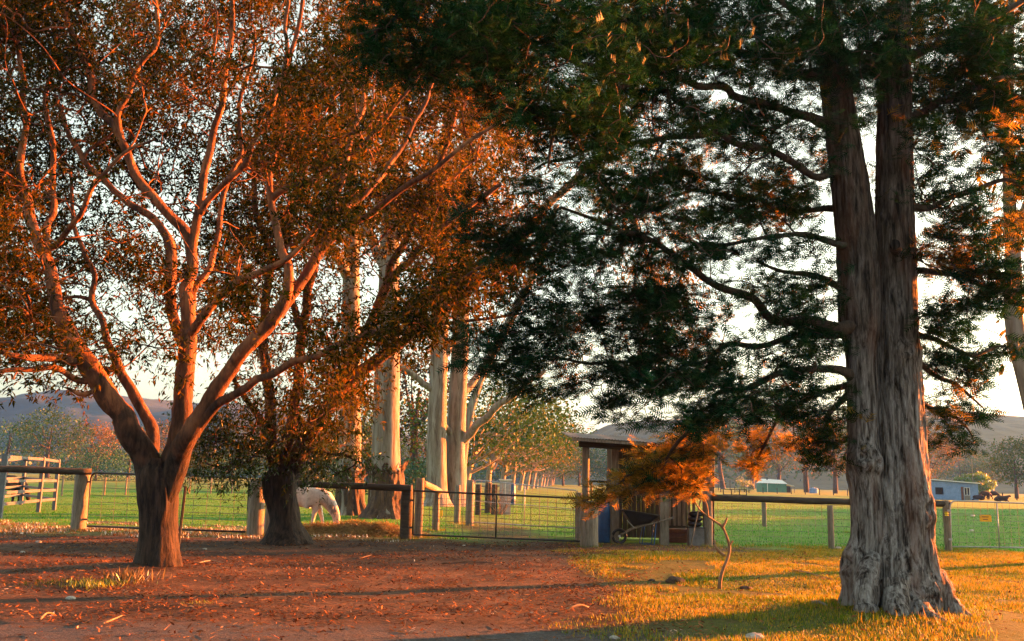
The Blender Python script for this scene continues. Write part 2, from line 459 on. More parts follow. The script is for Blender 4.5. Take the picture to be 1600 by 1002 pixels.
M['litter'] = leafmat('fallen leaves', [(.1, (.035, .018, .012)), (.4, (.10, .045, .024)), (.7, (.24, .10, .04)), (.9, (.36, .19, .09)), (1.0, (.45, .42, .38))], .15, (1, .8, .5), gloss=.0, clump=1.3)

# ------------------------------------------------------------------ ground
def ground_mat():
    m, t, N, L = _new('ground of leaf litter, track and pasture')
    g = N.new('ShaderNodeNewGeometry'); pos = g.outputs['Position']
    sp = N.new('ShaderNodeSeparateXYZ'); L.new(pos, sp.inputs[0]); X, Y = sp.outputs[0], sp.outputs[1]
    nA = _noise(t, pos, .45, 4); nB = _noise(t, pos, 2.2, 5); nC = _noise(t, pos, 14, 5, .7); nD = _noise(t, pos, .02, 4, .65)
    nE = _noise(t, pos, 60, 3, .7)
    wob = _math(t, 'MULTIPLY_ADD', nA, 4.0, -2.0)
    wob2 = _math(t, 'MULTIPLY_ADD', nB, 1.6, -.8)
    wob = _math(t, 'ADD', wob, wob2)
    def ss(v, a, b):
        mr = N.new('ShaderNodeMapRange'); mr.interpolation_type = 'SMOOTHSTEP'
        L.new(v, mr.inputs[0]); mr.inputs[1].default_value = a; mr.inputs[2].default_value = b
        return mr.outputs[0]
    # dirt: left of x = 1.4 and before the fence; a worn strip through the gate
    left = ss(_math(t, 'ADD', _math(t, 'SUBTRACT', X, 1.7), _math(t, 'MULTIPLY', wob, .35)), .5, -.5)
    front = ss(_math(t, 'ADD', Y, _math(t, 'MULTIPLY', wob, .7)), 26.2, 24.6)
    dirt = _math(t, 'MULTIPLY', left, front)
    gate = _math(t, 'SUBTRACT', X, _math(t, 'MULTIPLY_ADD', Y, -.12, 3.4))
    tr = ss(_math(t, 'ADD', _math(t, 'ABSOLUTE', gate), _math(t, 'MULTIPLY', wob, .5)), 1.7, .5)
    tr = _math(t, 'MULTIPLY', tr, ss(Y, 46, 30)); tr = _math(t, 'MULTIPLY', tr, ss(Y, 21, 24))
    # worn ground at the shed mouth
    sx = _math(t, 'ABSOLUTE', _math(t, 'SUBTRACT', X, 3.2)); sy = _math(t, 'ABSOLUTE', _math(t, 'SUBTRACT', Y, 24.5))
    shd = ss(_math(t, 'ADD', _math(t, 'MAXIMUM', _math(t, 'MULTIPLY', sx, .6), sy), _math(t, 'MULTIPLY', wob, .4)), 2.6, 1.2)
    dirt = _math(t, 'MAXIMUM', dirt, _math(t, 'MAXIMUM', _math(t, 'MULTIPLY', tr, .8), shd))
    # gravelled track in the foreground
    gx = _math(t, 'ADD', _math(t, 'SUBTRACT', Y, _math(t, 'MULTIPLY_ADD', X, .10, 10.9)), _math(t, 'MULTIPLY', wob, .25))
    gx = _math(t, 'ADD', gx, _math(t, 'MULTIPLY', _math(t, 'MAXIMUM', _math(t, 'SUBTRACT', X, 1.0), 0.0), .6))
    grav = ss(gx, .4, -.4)
    soil = _ramp(t, nC, [(.30, (.014, .009, .007)), (.45, (.045, .027, .018)), (.6, (.10, .052, .030)), (.8, (.22, .11, .06))])
    soil = _mix(t, _math(t, 'MULTIPLY', nB, .55), soil, _ramp(t, nE, [(.3, (.03, .026, .024)), (.7, (.13, .11, .10))]))
    soil = _mix(t, 1.0, soil, _ramp(t, _noise(t, pos, .8, 5, .7), [(.33, (.30, .27, .27)), (.5, (.85, .8, .75)), (.68, (1.5, 1.35, 1.2))]), 'MULTIPLY')
    gravel = _ramp(t, nE, [(.3, (.028, .028, .032)), (.55, (.065, .065, .072)), (.75, (.15, .145, .14))])
    gravel = _mix(t, ss(nB, .5, .7), gravel, soil)
    grass = _ramp(t, nB, [(.3, (.025, .065, .004)), (.5, (.06, .085, .008)), (.7, (.07, .06, .018))])
    grass = _mix(t, .5, grass, _ramp(t, nC, [(.3, (.02, .03, .006)), (.7, (.13, .12, .02))]))
    past = _ramp(t, nA, [(.25, (.012, .15, .004)), (.5, (.024, .20, .008)), (.75, (.075, .22, .014))])
    dry = _ramp(t, nD, [(.38, (0, 0, 0)), (.6, (1, 1, 1))])
    past = _mix(t, _math(t, 'MULTIPLY', dry, .4), past, (.20, .21, .04))
    past = _mix(t, _math(t, 'MULTIPLY', ss(Y, 80, 190), .85), past, (.24, .22, .05))
    past = _mix(t, .4, past, _ramp(t, nC, [(.3, (.03, .07, .006)), (.7, (.16, .24, .03))]))
    past = _mix(t, _math(t, 'MULTIPLY', ss(_noise(t, pos, .9, 5, .7), .56, .70), .6), past, (.13, .115, .03))
    # dry strip under the left fence
    ds = _math(t, 'MULTIPLY', ss(_math(t, 'ABSOLUTE', _math(t, 'SUBTRACT', Y, _math(t, 'ADD', 26.6, wob))), 3.4, 1.2), ss(X, 0, -3))
    past = _mix(t, _math(t, 'MULTIPLY', ds, .8), past, (.13, .095, .04))
    col = _mix(t, ss(_math(t, 'ADD', Y, wob), 23, 25.5), grass, past)
    col = _mix(t, dirt, col, soil)
    col = _mix(t, grav, col, gravel)
    b = N.new('ShaderNodeBsdfPrincipled'); L.new(col, b.inputs['Base Color'])
    b.inputs['Roughness'].default_value = .95; b.inputs['Specular IOR Level'].default_value = .15
    bp = N.new('ShaderNodeBump'); bp.inputs['Strength'].default_value = .8; bp.inputs['Distance'].default_value = .05
    L.new(_math(t, 'ADD', _math(t, 'MULTIPLY', nB, 1.5), _math(t, 'ADD', nC, _math(t, 'MULTIPLY', nE, .3))), bp.inputs['Height'])
    L.new(bp.outputs[0], b.inputs['Normal'])
    _out(t, b.outputs[0]); return m
M['ground'] = ground_mat()

def gz(x, y):
    """height of the ground"""
    x = np.atleast_1d(np.asarray(x, float)); y = np.atleast_1d(np.asarray(y, float))
    p = np.stack([x * .25, y * .25, x * 0], 1)
    z = (fbm(p, 3, 5) - .5) * .16 * np.clip((y - 4) / 8, 0, 1) * np.clip((200 - y) / 100, 0, 1)
    z += .12 * np.exp(-((x - 4.95) ** 2 + (y - 12.6) ** 2) / 2.2)         # mound round the cypress
    z += .10 * np.exp(-((x + 6.0) ** 2 + (y - 16.4) ** 2) / 1.2)
    return z

xs = np.unique(np.concatenate([np.linspace(-16, 20, 120), -16 - np.geomspace(.2, 5000, 46), 20 + np.geomspace(.2, 5000, 46)]))
ys = np.unique(np.concatenate([np.linspace(5, 34, 105), 5 - np.geomspace(.2, 1500, 26), 34 + np.geomspace(.2, 5500, 60)]))
XX, YY = np.meshgrid(xs, ys)
V = np.stack([XX.ravel(), YY.ravel(), gz(XX.ravel(), YY.ravel())], 1)
nx, ny = len(xs), len(ys)
ii = (np.arange(ny - 1)[:, None] * nx + np.arange(nx - 1)[None]).ravel()
b_ = MB().add(V, np.stack([ii, ii + 1, ii + nx + 1, ii + nx], 1))
tag(b_.build('ground', M['ground'], smooth=True), kind='structure')

# ------------------------------------------------------------------ hills
def hills(name, prof, d0, d1, d2, mat_, seed, amp):
    """a ridge whose crest is seen along prof = [(px,py)...] at distance d1"""
    px = np.linspace(prof[0][0], prof[-1][0], 220)
    py = np.interp(px, [p[0] for p in prof], [p[1] for p in prof])
    crest = PX(px, py, np.full(len(px), d1))
    u = np.concatenate([np.linspace(0, 1, 36), np.linspace(1.06, 2, 12)])
    rows = []
    for t in u:
        yy = d0 + (d1 - d0) * t if t <= 1 else d1 + (d2 - d1) * (t - 1)
        hgt = (math.sin(t * pi / 2) ** 1.4)
        x = crest[:, 0] * yy / d1
        z = crest[:, 2] * hgt
        q = np.stack([x * .02, np.full_like(x, yy * .02), x * 0], 1)
        z = z + (fbm(q, 4, seed) - .5) * amp * min(1, t * 2) + (vnoise(q * 7, seed + 3)) * amp * .12 * min(1, t * 3)
        z = z * (1 if t > .02 else 0) - (2 if t < .02 else 0)
        rows.append(np.stack([x, np.full_like(x, yy), z], 1))
    V = np.concatenate(rows); n = len(px)
    ii = (np.arange(len(u) - 1)[:, None] * n + np.arange(n - 1)[None]).ravel()
    o = MB().add(V, np.stack([ii, ii + 1, ii + n + 1, ii + n], 1)).build(name, mat_, smooth=True)
    return tag(o, kind='structure')
M['hill'] = surf('forested hill', [(.3, (.008, .026, .034)), (.5, (.016, .042, .050)), (.66, (.07, .075, .035)), (.72, (.20, .17, .08)), (.8, (.22, .18, .09))], .0045, (1, 1.6, 1), bump=.6, bdist=2, detail=9)
M['hill2'] = surf('dry hill', [(.3, (.05, .05, .025)), (.6, (.12, .10, .045)), (.8, (.20, .15, .07))], .006, bump=1.0, bdist=5, detail=9)
hills('hill', [(-900, 640), (-500, 610), (-200, 640), (-60, 632), (0, 627), (60, 620), (110, 618), (160, 622), (230, 632), (300, 640), (350, 634), (420, 650), (520, 668), (640, 690), (760, 715), (900, 735), (1000, 748)],
      500, 900, 1300, M['hill'], 3, 13)
hills('hill', [(820, 715), (900, 690), (960, 668), (1050, 655), (1150, 650), (1250, 655), (1340, 655), (1440, 642), (1520, 650), (1600, 652), (1760, 640), (2000, 650), (2500, 640)],
      420, 640, 900, M['hill2'], 9, 14)

# ------------------------------------------------------------------ trees: limbs -> branches reaching into the crown -> twiglets and leaves
def polytest(px, py, poly):
    c = np.zeros(len(px), bool); n = len(poly)
    for i in range(n):
        x1, y1 = poly[i]; x2, y2 = poly[(i + 1) % n]
        if y1 == y2: continue
        c ^= ((y1 > py) != (y2 > py)) & (px < (x2 - x1) * (py - y1) / (y2 - y1) + x1)
    return c

def limb_paths(limbs, wob=.03):
    """limbs: rows (px,py,d,r_px); -> world paths and radii"""
    out_ = []
    for L_ in limbs:
        a = np.array(L_, float)
        q = smooth_path(a, 5)
        w_ = PX(q[:, 0], q[:, 1], q[:, 2])
        r = q[:, 3] * q[:, 2] / F_PX
        j = (np.stack([vnoise(w_ * 2.1, 31 + k) for k in range(3)], 1) - .5) * wob * 4
        j[0] = 0
        out_.append((w_ + j, np.maximum(r, .006)))
    return out_

def connect(paths, att, step=.35, rtip=.006, power=.45, curl=.25, fwd=.35):
    """join every attractor to the nearest wood; returns (B,6,3),(B,6)"""
    cap_ = 400000
    P_ = np.zeros((60000, 3)); Rr = np.zeros(60000); Dr = np.zeros((60000, 3)); Br = np.full(60000, -1, int); n = 0
    for (w_, r) in paths:
        seg = np.concatenate([[0], np.cumsum(np.linalg.norm(np.diff(w_, axis=0), axis=1))])
        m = max(3, int(seg[-1] / .22)); t = np.linspace(0, seg[-1], m)
        q = np.stack([np.interp(t, seg, w_[:, k]) for k in range(3)], 1); rr = np.interp(t, seg, r)
        s0 = int(m * .25) if r[0] > .2 else 0
        q, rr = q[s0:], rr[s0:]; d = nrm(np.gradient(q, axis=0)); k = len(q)
        P_[n:n + k] = q; Rr[n:n + k] = rr; Dr[n:n + k] = d; n += k
    nl = n
    d0 = np.array([np.min(np.sum((P_[:n] - a) ** 2, 1)) for a in att])
    order = np.argsort(d0)
    BP = []; par = []; parnode = []
    for a in att[order]:
        v = a - P_[:n]; dd = np.sqrt(np.sum(v * v, 1)) + 1e-6
        al = np.sum(v * Dr[:n], 1) / dd
        k = int(np.argmin(dd * (1.25 - fwd * al)))
        L = dd[k]; m = 6
        if n + m >= len(P_): break
        t = np.linspace(0, 1, m)[:, None]
        c1 = P_[k] + (Dr[k] * .6 + nrm(v[k]) * .4) * L * .4
        c2 = a + rng.normal(0, curl * .35, 3) * L - nrm(v[k]) * L * .3
        q = (1 - t) ** 3 * P_[k] + 3 * (1 - t) ** 2 * t * c1 + 3 * (1 - t) * t ** 2 * c2 + t ** 3 * a
        b = len(BP); BP.append(q); par.append(Br[k]); parnode.append(k)
        P_[n:n + m - 1] = q[1:]; Dr[n:n + m - 1] = nrm(np.diff(q, axis=0)); Br[n:n + m - 1] = b; Rr[n:n + m - 1] = .01
        n += m - 1
    cnt = np.ones(len(BP))
    for b in range(len(BP) - 1, -1, -1):
        if par[b] >= 0: cnt[par[b]] += cnt[b]
    BP = np.array(BP); rb = rtip * cnt ** power
    for b in range(len(BP)):
        lim = Rr[parnode[b]] * .75 if par[b] < 0 else rb[par[b]] * .9
        rb[b] = min(rb[b], max(lim, rtip))
    tt = np.linspace(0, 1, 6)[None]
    RB = rb[:, None] * (1 - tt) + (rtip + .35 * (rb[:, None] - rtip)) * tt
    return BP, RB, att[order][:len(BP)]

LEAF = (np.array([[0, 0, 0], [.5, .14, .03], [1, 0, -.05], [.5, -.14, .03]]), np.array([[0, 1, 2, 3]]))
_tw = []; 
for k_ in range(3):
    for (x_, r_) in ((0, 1.0), (.55, .7), (1, .25)):
        pass
TWIG_V = np.array([[x_, r_ * cos(a_), r_ * sin(a_) + (.0 if x_ != .55 else 0)] for (x_, r_) in ((0, 1.), (1, .35)) for a_ in (0, 2.1, 4.2)])
TWIG_F = np.array([[0, 1, 4, 3], [1, 2, 5, 4], [2, 0, 3, 5]])

def foliage(att, k, m, twl, lsz, center, out_=.6, up=.25, droop=.0, spread=.3, twr=.0025, leafdroop=.5):
    """twiglets round each attractor and leaves along them"""
    n = len(att) * k
    A = np.repeat(att, k, 0) + rng.normal(0, spread, (n, 3))
    o = nrm(A - center)
    D = nrm(o * out_ + rng.normal(0, .6, (n, 3)) + np.array([0, 0, up - droop]))
    L = twl * rng.uniform(.6, 1.3, n)
    X, Y, Z = frames(D)
    tv, tf = stamp(TWIG_V, TWIG_F, A, X, Y, Z, np.stack([L, np.full(n, twr), np.full(n, twr)], 1))
    s = rng.uniform(.15, 1.05, (n, m))
    Lp = (A[:, None] + D[:, None] * (s * L[:, None])[..., None] + rng.normal(0, .02, (n, m, 3))).reshape(-1, 3)
    Ld = nrm(np.repeat(D, m, 0) * .6 + rng.normal(0, .7, (n * m, 3)) + np.array([0, 0, -leafdroop]))
    X, Y, Z = frames(Ld, jitter=1.5)
    sc = lsz * rng.uniform(.35, 1.0, n * m) ** .8 * 1.5
    lv, lf = stamp(LEAF[0], LEAF[1], Lp, X, Y, Z, sc)
    return (tv, tf), (lv, lf)

def sample_poly(poly, n, d, ds, gap=.42, freq=.55, seed=0, dr=None, maxz=None):
    p = np.array(poly, float); lo, hi = p.min(0), p.max(0); res = []
    tot = 0
    while tot < n:
        x = rng.uniform(lo[0], hi[0], n * 3 + 20); y = rng.uniform(lo[1], hi[1], n * 3 + 20)
        ok = polytest(x, y, poly); x, y = x[ok], y[ok]
        dd = d + np.clip(rng.normal(0, 1, len(x)), -1.7, 1.7) * ds
        w_ = PX(x, y, dd)
        keep = fbm(w_ * freq, 2, seed) > gap
        w_ = w_[keep & (w_[:, 2] > .4)]
        res.append(w_); tot += len(w_); gap -= .02
    return np.concatenate(res)[:n]
# ---------- left tree: many-stemmed, lit limbs
def stem_mesh(rows, d, sides=28, per=6, rough=.10, fr=3.0, seed=0, flare=None):
    """trunk from rows (px,py,r_px), fluted bark; flare=(z_top, amount, lobes)"""
    a = np.array([(x, y, d, r) for x, y, r in rows], float)
    q = smooth_path(a, per); c = PX(q[:, 0], q[:, 1], q[:, 2]); r = q[:, 3] * d / F_PX
    th = np.arange(sides) * 2 * pi / sides
    T = np.broadcast_to(th[None], (len(c), sides)); Zc = np.broadcast_to(c[:, 2][:, None], T.shape)
    s_ = np.stack([np.cos(T).ravel() * fr, np.sin(T).ravel() * fr, Zc.ravel() * .9], 1)
    n1 = np.abs(fbm(s_, 4, seed) - .5).reshape(T.shape) * 2
    n2 = (fbm(s_ * np.array([.45, .45, .8]), 2, seed + 5) - .5).reshape(T.shape)
    R_ = r[:, None] * (1 + rough * (n1 * 2 - .5) + rough * 2.4 * n2)
    if flare:
        zt, am, lob, ph = flare
        f = np.clip(1 - Zc / zt, 0, 1) ** 2
        R_ = R_ * (1 + f * am * (.4 + .6 * np.abs(np.cos(T * lob / 2 + ph + 2 * n2))))
    V = np.stack([c[:, 0][:, None] + R_ * np.cos(T), c[:, 1][:, None] + R_ * np.sin(T), Zc], 2).reshape(-1, 3)
    i = np.arange(len(c) - 1)[:, None] * sides; j = np.arange(sides)[None]
    Fq = np.stack([i + j, i + (j + 1) % sides, i + sides + (j + 1) % sides, i + sides + j], 2).reshape(-1, 4)
    return V, Fq

T1D = 16.4
limbs1 = [
 [(244,790,16.4,22),(234,745,16.4,24),(215,700,16.3,21),(200,660,16.2,20),(175,620,16.1,19),(150,585,16,19),(125,545,15.9,16),(105,510,15.9,15),(90,470,15.9,13),(80,430,15.9,12),(68,395,15.9,11),(50,350,16,9.5),(38,310,16,8.5),(30,270,16,7.5),(36,220,16.1,6.5),(40,160,16.2,6),(30,90,16.3,5),(20,0,16.4,4),(10,-90,16.5,3)],
 [(68,398,15.9,8),(95,372,15.6,6),(130,320,15.2,5.5),(160,280,15,4.5),(195,245,14.9,3.5),(240,215,14.8,2.5)],
 [(70,390,16,7),(78,340,16.3,6.5),(82,290,16.6,6),(85,230,16.8,5.5),(70,160,17,5),(85,80,17.1,4),(80,-20,17.2,3)],
 [(128,562,15.8,8),(70,561,15.2,7),(35,554,14.9,6),(-10,541,14.6,5),(-80,520,14.2,4)],
 [(135,596,15.9,6),(85,577,15.2,5.5),(50,573,14.8,5),(0,584,14.5,4),(-60,600,14.3,3)],
 [(160,600,16,5),(128,612,15.7,4),(106,604,15.6,2.5)],
 [(234,735,16.9,13),(240,690,17.1,11),(226,645,17.2,10),(205,605,17.3,9),(185,570,17.4,8),(165,535,17.5,7),(150,480,17.7,6),(140,420,17.9,5),(120,350,18,4),(110,270,18,3)],
 [(250,790,16.4,20),(260,735,16.4,20),(275,690,16.4,18),(285,640,16.4,17),(290,590,16.4,16),(293,550,16.4,16),(296,500,16.4,14),(297,440,16.4,12),(295,400,16.4,11),(283,360,16.4,10.5),(250,322,16.2,9.5),(215,272,16.1,9),(195,230,16,8.5),(180,195,16,8),(158,170,16,7.5),(135,105,16,7),(118,65,16,6),(100,0,16,5),(80,-80,16,4)],
 [(288,555,16.8,11),(272,500,17,11),(262,450,17.1,11.5),(265,395,17.2,11),(250,350,17.4,8),(215,320,17.6,7),(170,290,17.9,6),(120,230,18.2,5),(90,150,18.4,4)],
 [(299,520,16.3,10),(318,492,16.1,9),(342,470,15.9,8.5),(372,445,15.7,8),(400,430,15.5,7),(430,415,15.3,6),(462,392,15.1,5),(500,350,15,4)],
 [(299,490,16.5,8),(310,440,16.7,7),(330,405,16.8,6),(345,360,17,5.5),(350,300,17.2,5),(372,230,17.3,4.5),(380,150,17.4,4),(400,60,17.5,3)],
 [(295,400,16.4,9),(302,355,16.3,8.5),(318,300,16.2,8),(325,240,16.1,7.5),(345,170,16,6.5),(355,100,16,6),(362,40,16,5),(368,-60,16,4)],
 [(308,340,16.3,7),(340,300,16,6.5),(385,250,15.7,6),(412,205,15.6,5.5),(430,150,15.5,5.5),(452,90,15.4,5),(470,20,15.3,4),(480,-70,15.2,3)],
 [(196,232,16,6),(188,190,15.9,6.5),(200,150,15.8,6),(212,120,15.8,5.5),(235,80,15.7,5),(240,10,15.7,4),(235,-70,15.6,3)],
 [(250,795,16.4,20),(268,735,16.3,20),(300,680,16,17),(325,635,15.9,16),(345,600,15.8,14),(366,565,15.7,13),(392,533,15.6,13),(425,500,15.5,12.5),(448,462,15.4,10.5),(449,418,15.3,8.5),(436,375,15.3,8),(426,335,15.3,7),(424,280,15.2,6.5),(438,220,15.2,6),(443,150,15.1,5),(448,60,15,4),(450,-40,15,3)],
 [(435,492,15.5,11),(470,442,15.6,10.5),(500,392,15.7,10),(520,345,15.8,8),(524,300,15.9,7),(545,240,16,6),(560,180,16.1,5.5),(572,100,16.2,4.5),(590,10,16.3,3.5)],
 [(500,392,15.7,8),(555,345,15.5,7),(620,300,15.3,6),(680,262,15.1,5),(740,218,15,4),(800,180,14.9,3)],
 [(424,315,15.3,7),(455,292,15.1,7),(490,275,15,6.5),(520,250,14.9,5.5),(570,225,14.8,4.5),(620,170,14.7,3.5),(660,110,14.6,2.5)],
 [(305,680,16,9),(335,641,15.7,8),(368,612,15.4,7.5),(400,597,15.1,7),(440,578,14.8,7),(490,558,14.5,6.5),(540,535,14.2,6),(600,514,13.9,5.5),(632,493,13.7,5.5),(680,458,13.5,4.5),(735,432,13.3,3.8),(780,405,13.2,3),(820,393,13.1,2.2)],
 [(625,500,13.8,4),(690,506,13.6,3.5),(740,496,13.5,3),(800,489,13.4,2.5),(860,482,13.3,1.5)],
 [(520,345,15.8,6),(560,315,16.2,5.5),(610,260,16.6,5),(650,190,17,4.5),(690,110,17.3,3.5),(720,40,17.5,2.5)],
]
base = G(250, 886)
t1 = empty('gum_tree', (base[0], T1D, 0), 'spreading tree at left with sunlit orange limbs fanning out from a short dark trunk', 'tree', 'trees before the fence')
tr_rows = [(250,900,32),(249,880,30),(248,850,29),(246,810,29),(244,775,32),(243,755,34),(243,735,31),(244,716,22)]
v, f = stem_mesh(tr_rows, T1D, 40, 8, .16, 2.6, 4, (.9, .35, 5, .6))
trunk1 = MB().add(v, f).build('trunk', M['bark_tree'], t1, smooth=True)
limbs1 = [[(a_, b_, c_, r_ * (.90 if b_ > 560 else .82)) for a_, b_, c_, r_ in L_] for L_ in limbs1]
paths1 = limb_paths(limbs1, .04)
for w_, r in paths1:
    sd = 14 if r[0] > .12 else 9
    v, f = tubes(w_[None], (r * (1 + .16 * (vnoise(w_ * 5, 77) - .5)))[None], sd, .10)
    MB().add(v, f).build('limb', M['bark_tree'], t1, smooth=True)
cen1 = np.array([-5.2, 16.6, 4.0])
polyA = [(-120,-160),(560,-160),(600,60),(610,180),(580,290),(540,360),(490,420),(450,440),(400,470),(360,520),(325,560),(255,520),(200,545),(120,560),(60,580),(-20,540),(-120,520)]
attA = np.concatenate([sample_poly(polyA, 650, 16.8, 1.7, .60, .75, 11),
                       sample_poly([(-120,-160),(330,-160),(300,200),(200,380),(120,500),(-100,540)], 330, 19.4, .8, .4, .6, 15),
                       sample_poly([(-60,520),(170,520),(260,500),(330,530),(300,580),(210,585),(130,600),(60,600),(-60,600)], 30, 16, 1.4, .4, .8, 12),
                       sample_poly([(480,560),(620,470),(700,420),(840,370),(860,400),(740,470),(640,540),(520,590)], 55, 13.7, .7, .35, .8, 13)])
attD = sample_poly([(-120,-160),(600,-160),(600,200),(520,350),(400,420),(250,470),(120,500),(-100,540)], 300, 20.3, .7, .40, .5, 18)
bare = sample_poly(polyA, 420, 15.9, 1.2, .4, .6, 33)
BP2, RB2, _ = connect(paths1, bare, rtip=.008, power=.5, fwd=.6)
v, f = tubes(BP2, RB2, 3)
MB().add(v, f).build('branches', M['bark_tree'], t1, smooth=True)
BP, RB, _ = connect(paths1, np.concatenate([attA, attD]), rtip=.011, power=.47)
v, f = tubes(BP, RB, 5)
MB().add(v, f).build('branches', M['bark_tree'], t1, smooth=True)
(tv, tf), (lv, lf) = foliage(attA, 15, 11, .36, .092, cen1, spread=.19)
(tvd, tfd), (lvd, lfd) = foliage(attD, 13, 10, .55, .125, cen1, spread=.34)
MB().add(tv, tf).add(tvd, tfd).build('twigs', M['twig'], t1, smooth=True)
MB().add(lv, lf).add(lvd, lfd).build('crown', M['leaf_gum'], t1)

# ---------- second tree, nearer the fence
T2D = 23.4
limbs2 = [
 [(432,750,23.4,12),(427,700,23.3,10),(422,650,23.2,9),(418,600,23.1,8),(410,540,23,7.5),(415,470,23,7),(420,400,22.9,6),(400,330,22.8,5),(395,250,22.7,4)],
 [(440,748,23.4,11),(450,690,23.4,9),(460,630,23.4,8.5),(468,580,23.4,8),(475,520,23.4,7.5),(482,450,23.5,7),(500,380,23.5,6),(520,300,23.6,5),(532,200,23.7,4),(540,100,23.8,3)],
 [(450,752,23.4,14),(470,703,23.4,12.5),(490,667,23.3,11.5),(520,628,23.2,11),(545,600,23.1,10.5),(575,573,23,10),(620,540,22.8,8.5),(660,512,22.6,7.5),(700,480,22.4,6.5),(740,440,22.2,5),(780,400,22,4),(820,350,21.9,3)],
 [(458,715,23.6,9),(500,655,23.9,8.5),(530,600,24.2,8),(560,540,24.4,7.5),(590,480,24.6,7),(610,420,24.7,6),(640,360,24.8,5.5),(670,290,24.9,5),(700,220,25,4),(720,130,25,3)],
 [(535,610,23.1,8),(570,525,22.8,7.5),(605,450,22.5,6.5),(660,385,22.3,5.5),(720,332,22.1,4.5),(785,290,22,3.5)],
 [(425,690,23.3,6),(400,650,22.9,5),(375,610,22.6,4),(350,570,22.4,3)],
 [(428,712,23.3,6),(395,700,22.8,5),(355,690,22.5,4),(320,682,22.3,3)],
 [(470,700,23.3,5),(500,705,22.9,4),(530,712,22.6,3),(555,720,22.5,2)],
 [(475,520,23.4,6),(450,450,23.2,5.5),(445,380,23.1,5),(470,300,23,4.5),(480,220,23,4),(470,120,23,3)],
 [(575,573,23,7),(640,520,23.4,6),(680,450,23.7,5),(720,370,24,4),(760,300,24.2,3)],
]
base = G(447, 845)
t2 = empty('gum_tree', (base[0], T2D, 0), 'smaller leafy tree with a gnarled dark trunk beside the fence in front of the horse', 'tree', 'trees before the fence')
v, f = stem_mesh([(449,858,34),(448,842,28),(446,820,23.5),(444,795,22),(440,770,23),(440,748,25),(442,730,17)], T2D, 36, 7, .2, 2.8, 14, (.8, .45, 5, .2))
MB().add(v, f).build('trunk', M['bark_tree'], t2, smooth=True)
paths2 = limb_paths(limbs2)
for w_, r in paths2:
    v, f = tubes(w_[None], (r * (1 + .16 * (vnoise(w_ * 5, 77) - .5)))[None], 9, .10)
    MB().add(v, f).build('limb', M['bark_tree'], t2, smooth=True)
cen2 = np.array([-4.0, 23.4, 5.0])
polyB = [(330,300),(420,150),(560,60),(700,60),(800,190),(840,330),(800,400),(720,480),(660,530),(590,600),(520,650),(470,690),(400,650),(380,560),(330,480)]
attB = np.concatenate([sample_poly(polyB, 600, 24.0, 1.8, .5, .6, 21),
                       sample_poly([(390,600),(560,580),(620,600),(560,660),(500,700),(400,690)], 22, 23.2, 1.0, .4, .7, 22)])
attC = sample_poly([(290,650),(340,620),(400,620),(430,680),(420,740),(390,752),(300,745)], 75, 22.8, .7, .3, .8, 23)
attC = np.concatenate([attC, sample_poly([(480,690),(560,690),(590,720),(540,745),(470,760)], 22, 22.7, .4, .3, .8, 24)])
BP, RB, _ = connect(paths2, np.concatenate([attB, attC]), rtip=.012, power=.42)
v, f = tubes(BP, RB, 5)
MB().add(v, f).build('branches', M['bark_tree'], t2, smooth=True)
(tv, tf), (lv, lf) = foliage(attB, 16, 9, .5, .12, cen2, spread=.28)
(tv2, tf2), (lv2, lf2) = foliage(attC, 14, 9, .35, .09, cen2, spread=.22, up=.4)
MB().add(tv, tf).add(tv2, tf2).build('twigs', M['twig'], t2, smooth=True)
MB().add(lv, lf).build('crown', M['leaf_gum'], t2)
MB().add(lv2, lf2).build('shoots', M['leaf_bush'], t2)

# ---------- the old cypress at right
TCD = 12.6
tc = empty('cypress_tree', (P(1400, 960, TCD)[0], TCD, 0), 'massive old cypress with twin grey furrowed stems, buttressed base and dark hanging foliage', 'tree')
stemR = [(1398,1000,86),(1399,960,78),(1401,925,71),(1403,890,64),(1404,850,57),(1405,800,50),(1406,750,46),(1406,700,42),(1404,650,40),(1402,600,38),(1401,550,36),(1400,500,34),(1399,400,32),(1398,300,30),(1398,200,28),(1400,100,25),(1405,0,19),(1406,-120,15),(1408,-260,10),(1408,-420,5)]
stemL = [(1345,1000,44),(1347,960,38),(1350,920,34),(1355,880,33),(1358,840,30),(1358,800,29),(1355,765,29),(1351,735,29),(1350,700,25),(1348,650,24),(1347,600,24),(1345,550,25),(1343,500,33),(1340,400,33),(1330,300,31),(1315,200,28),(1302,100,24),(1290,0,15),(1284,-120,12),(1276,-260,7)]
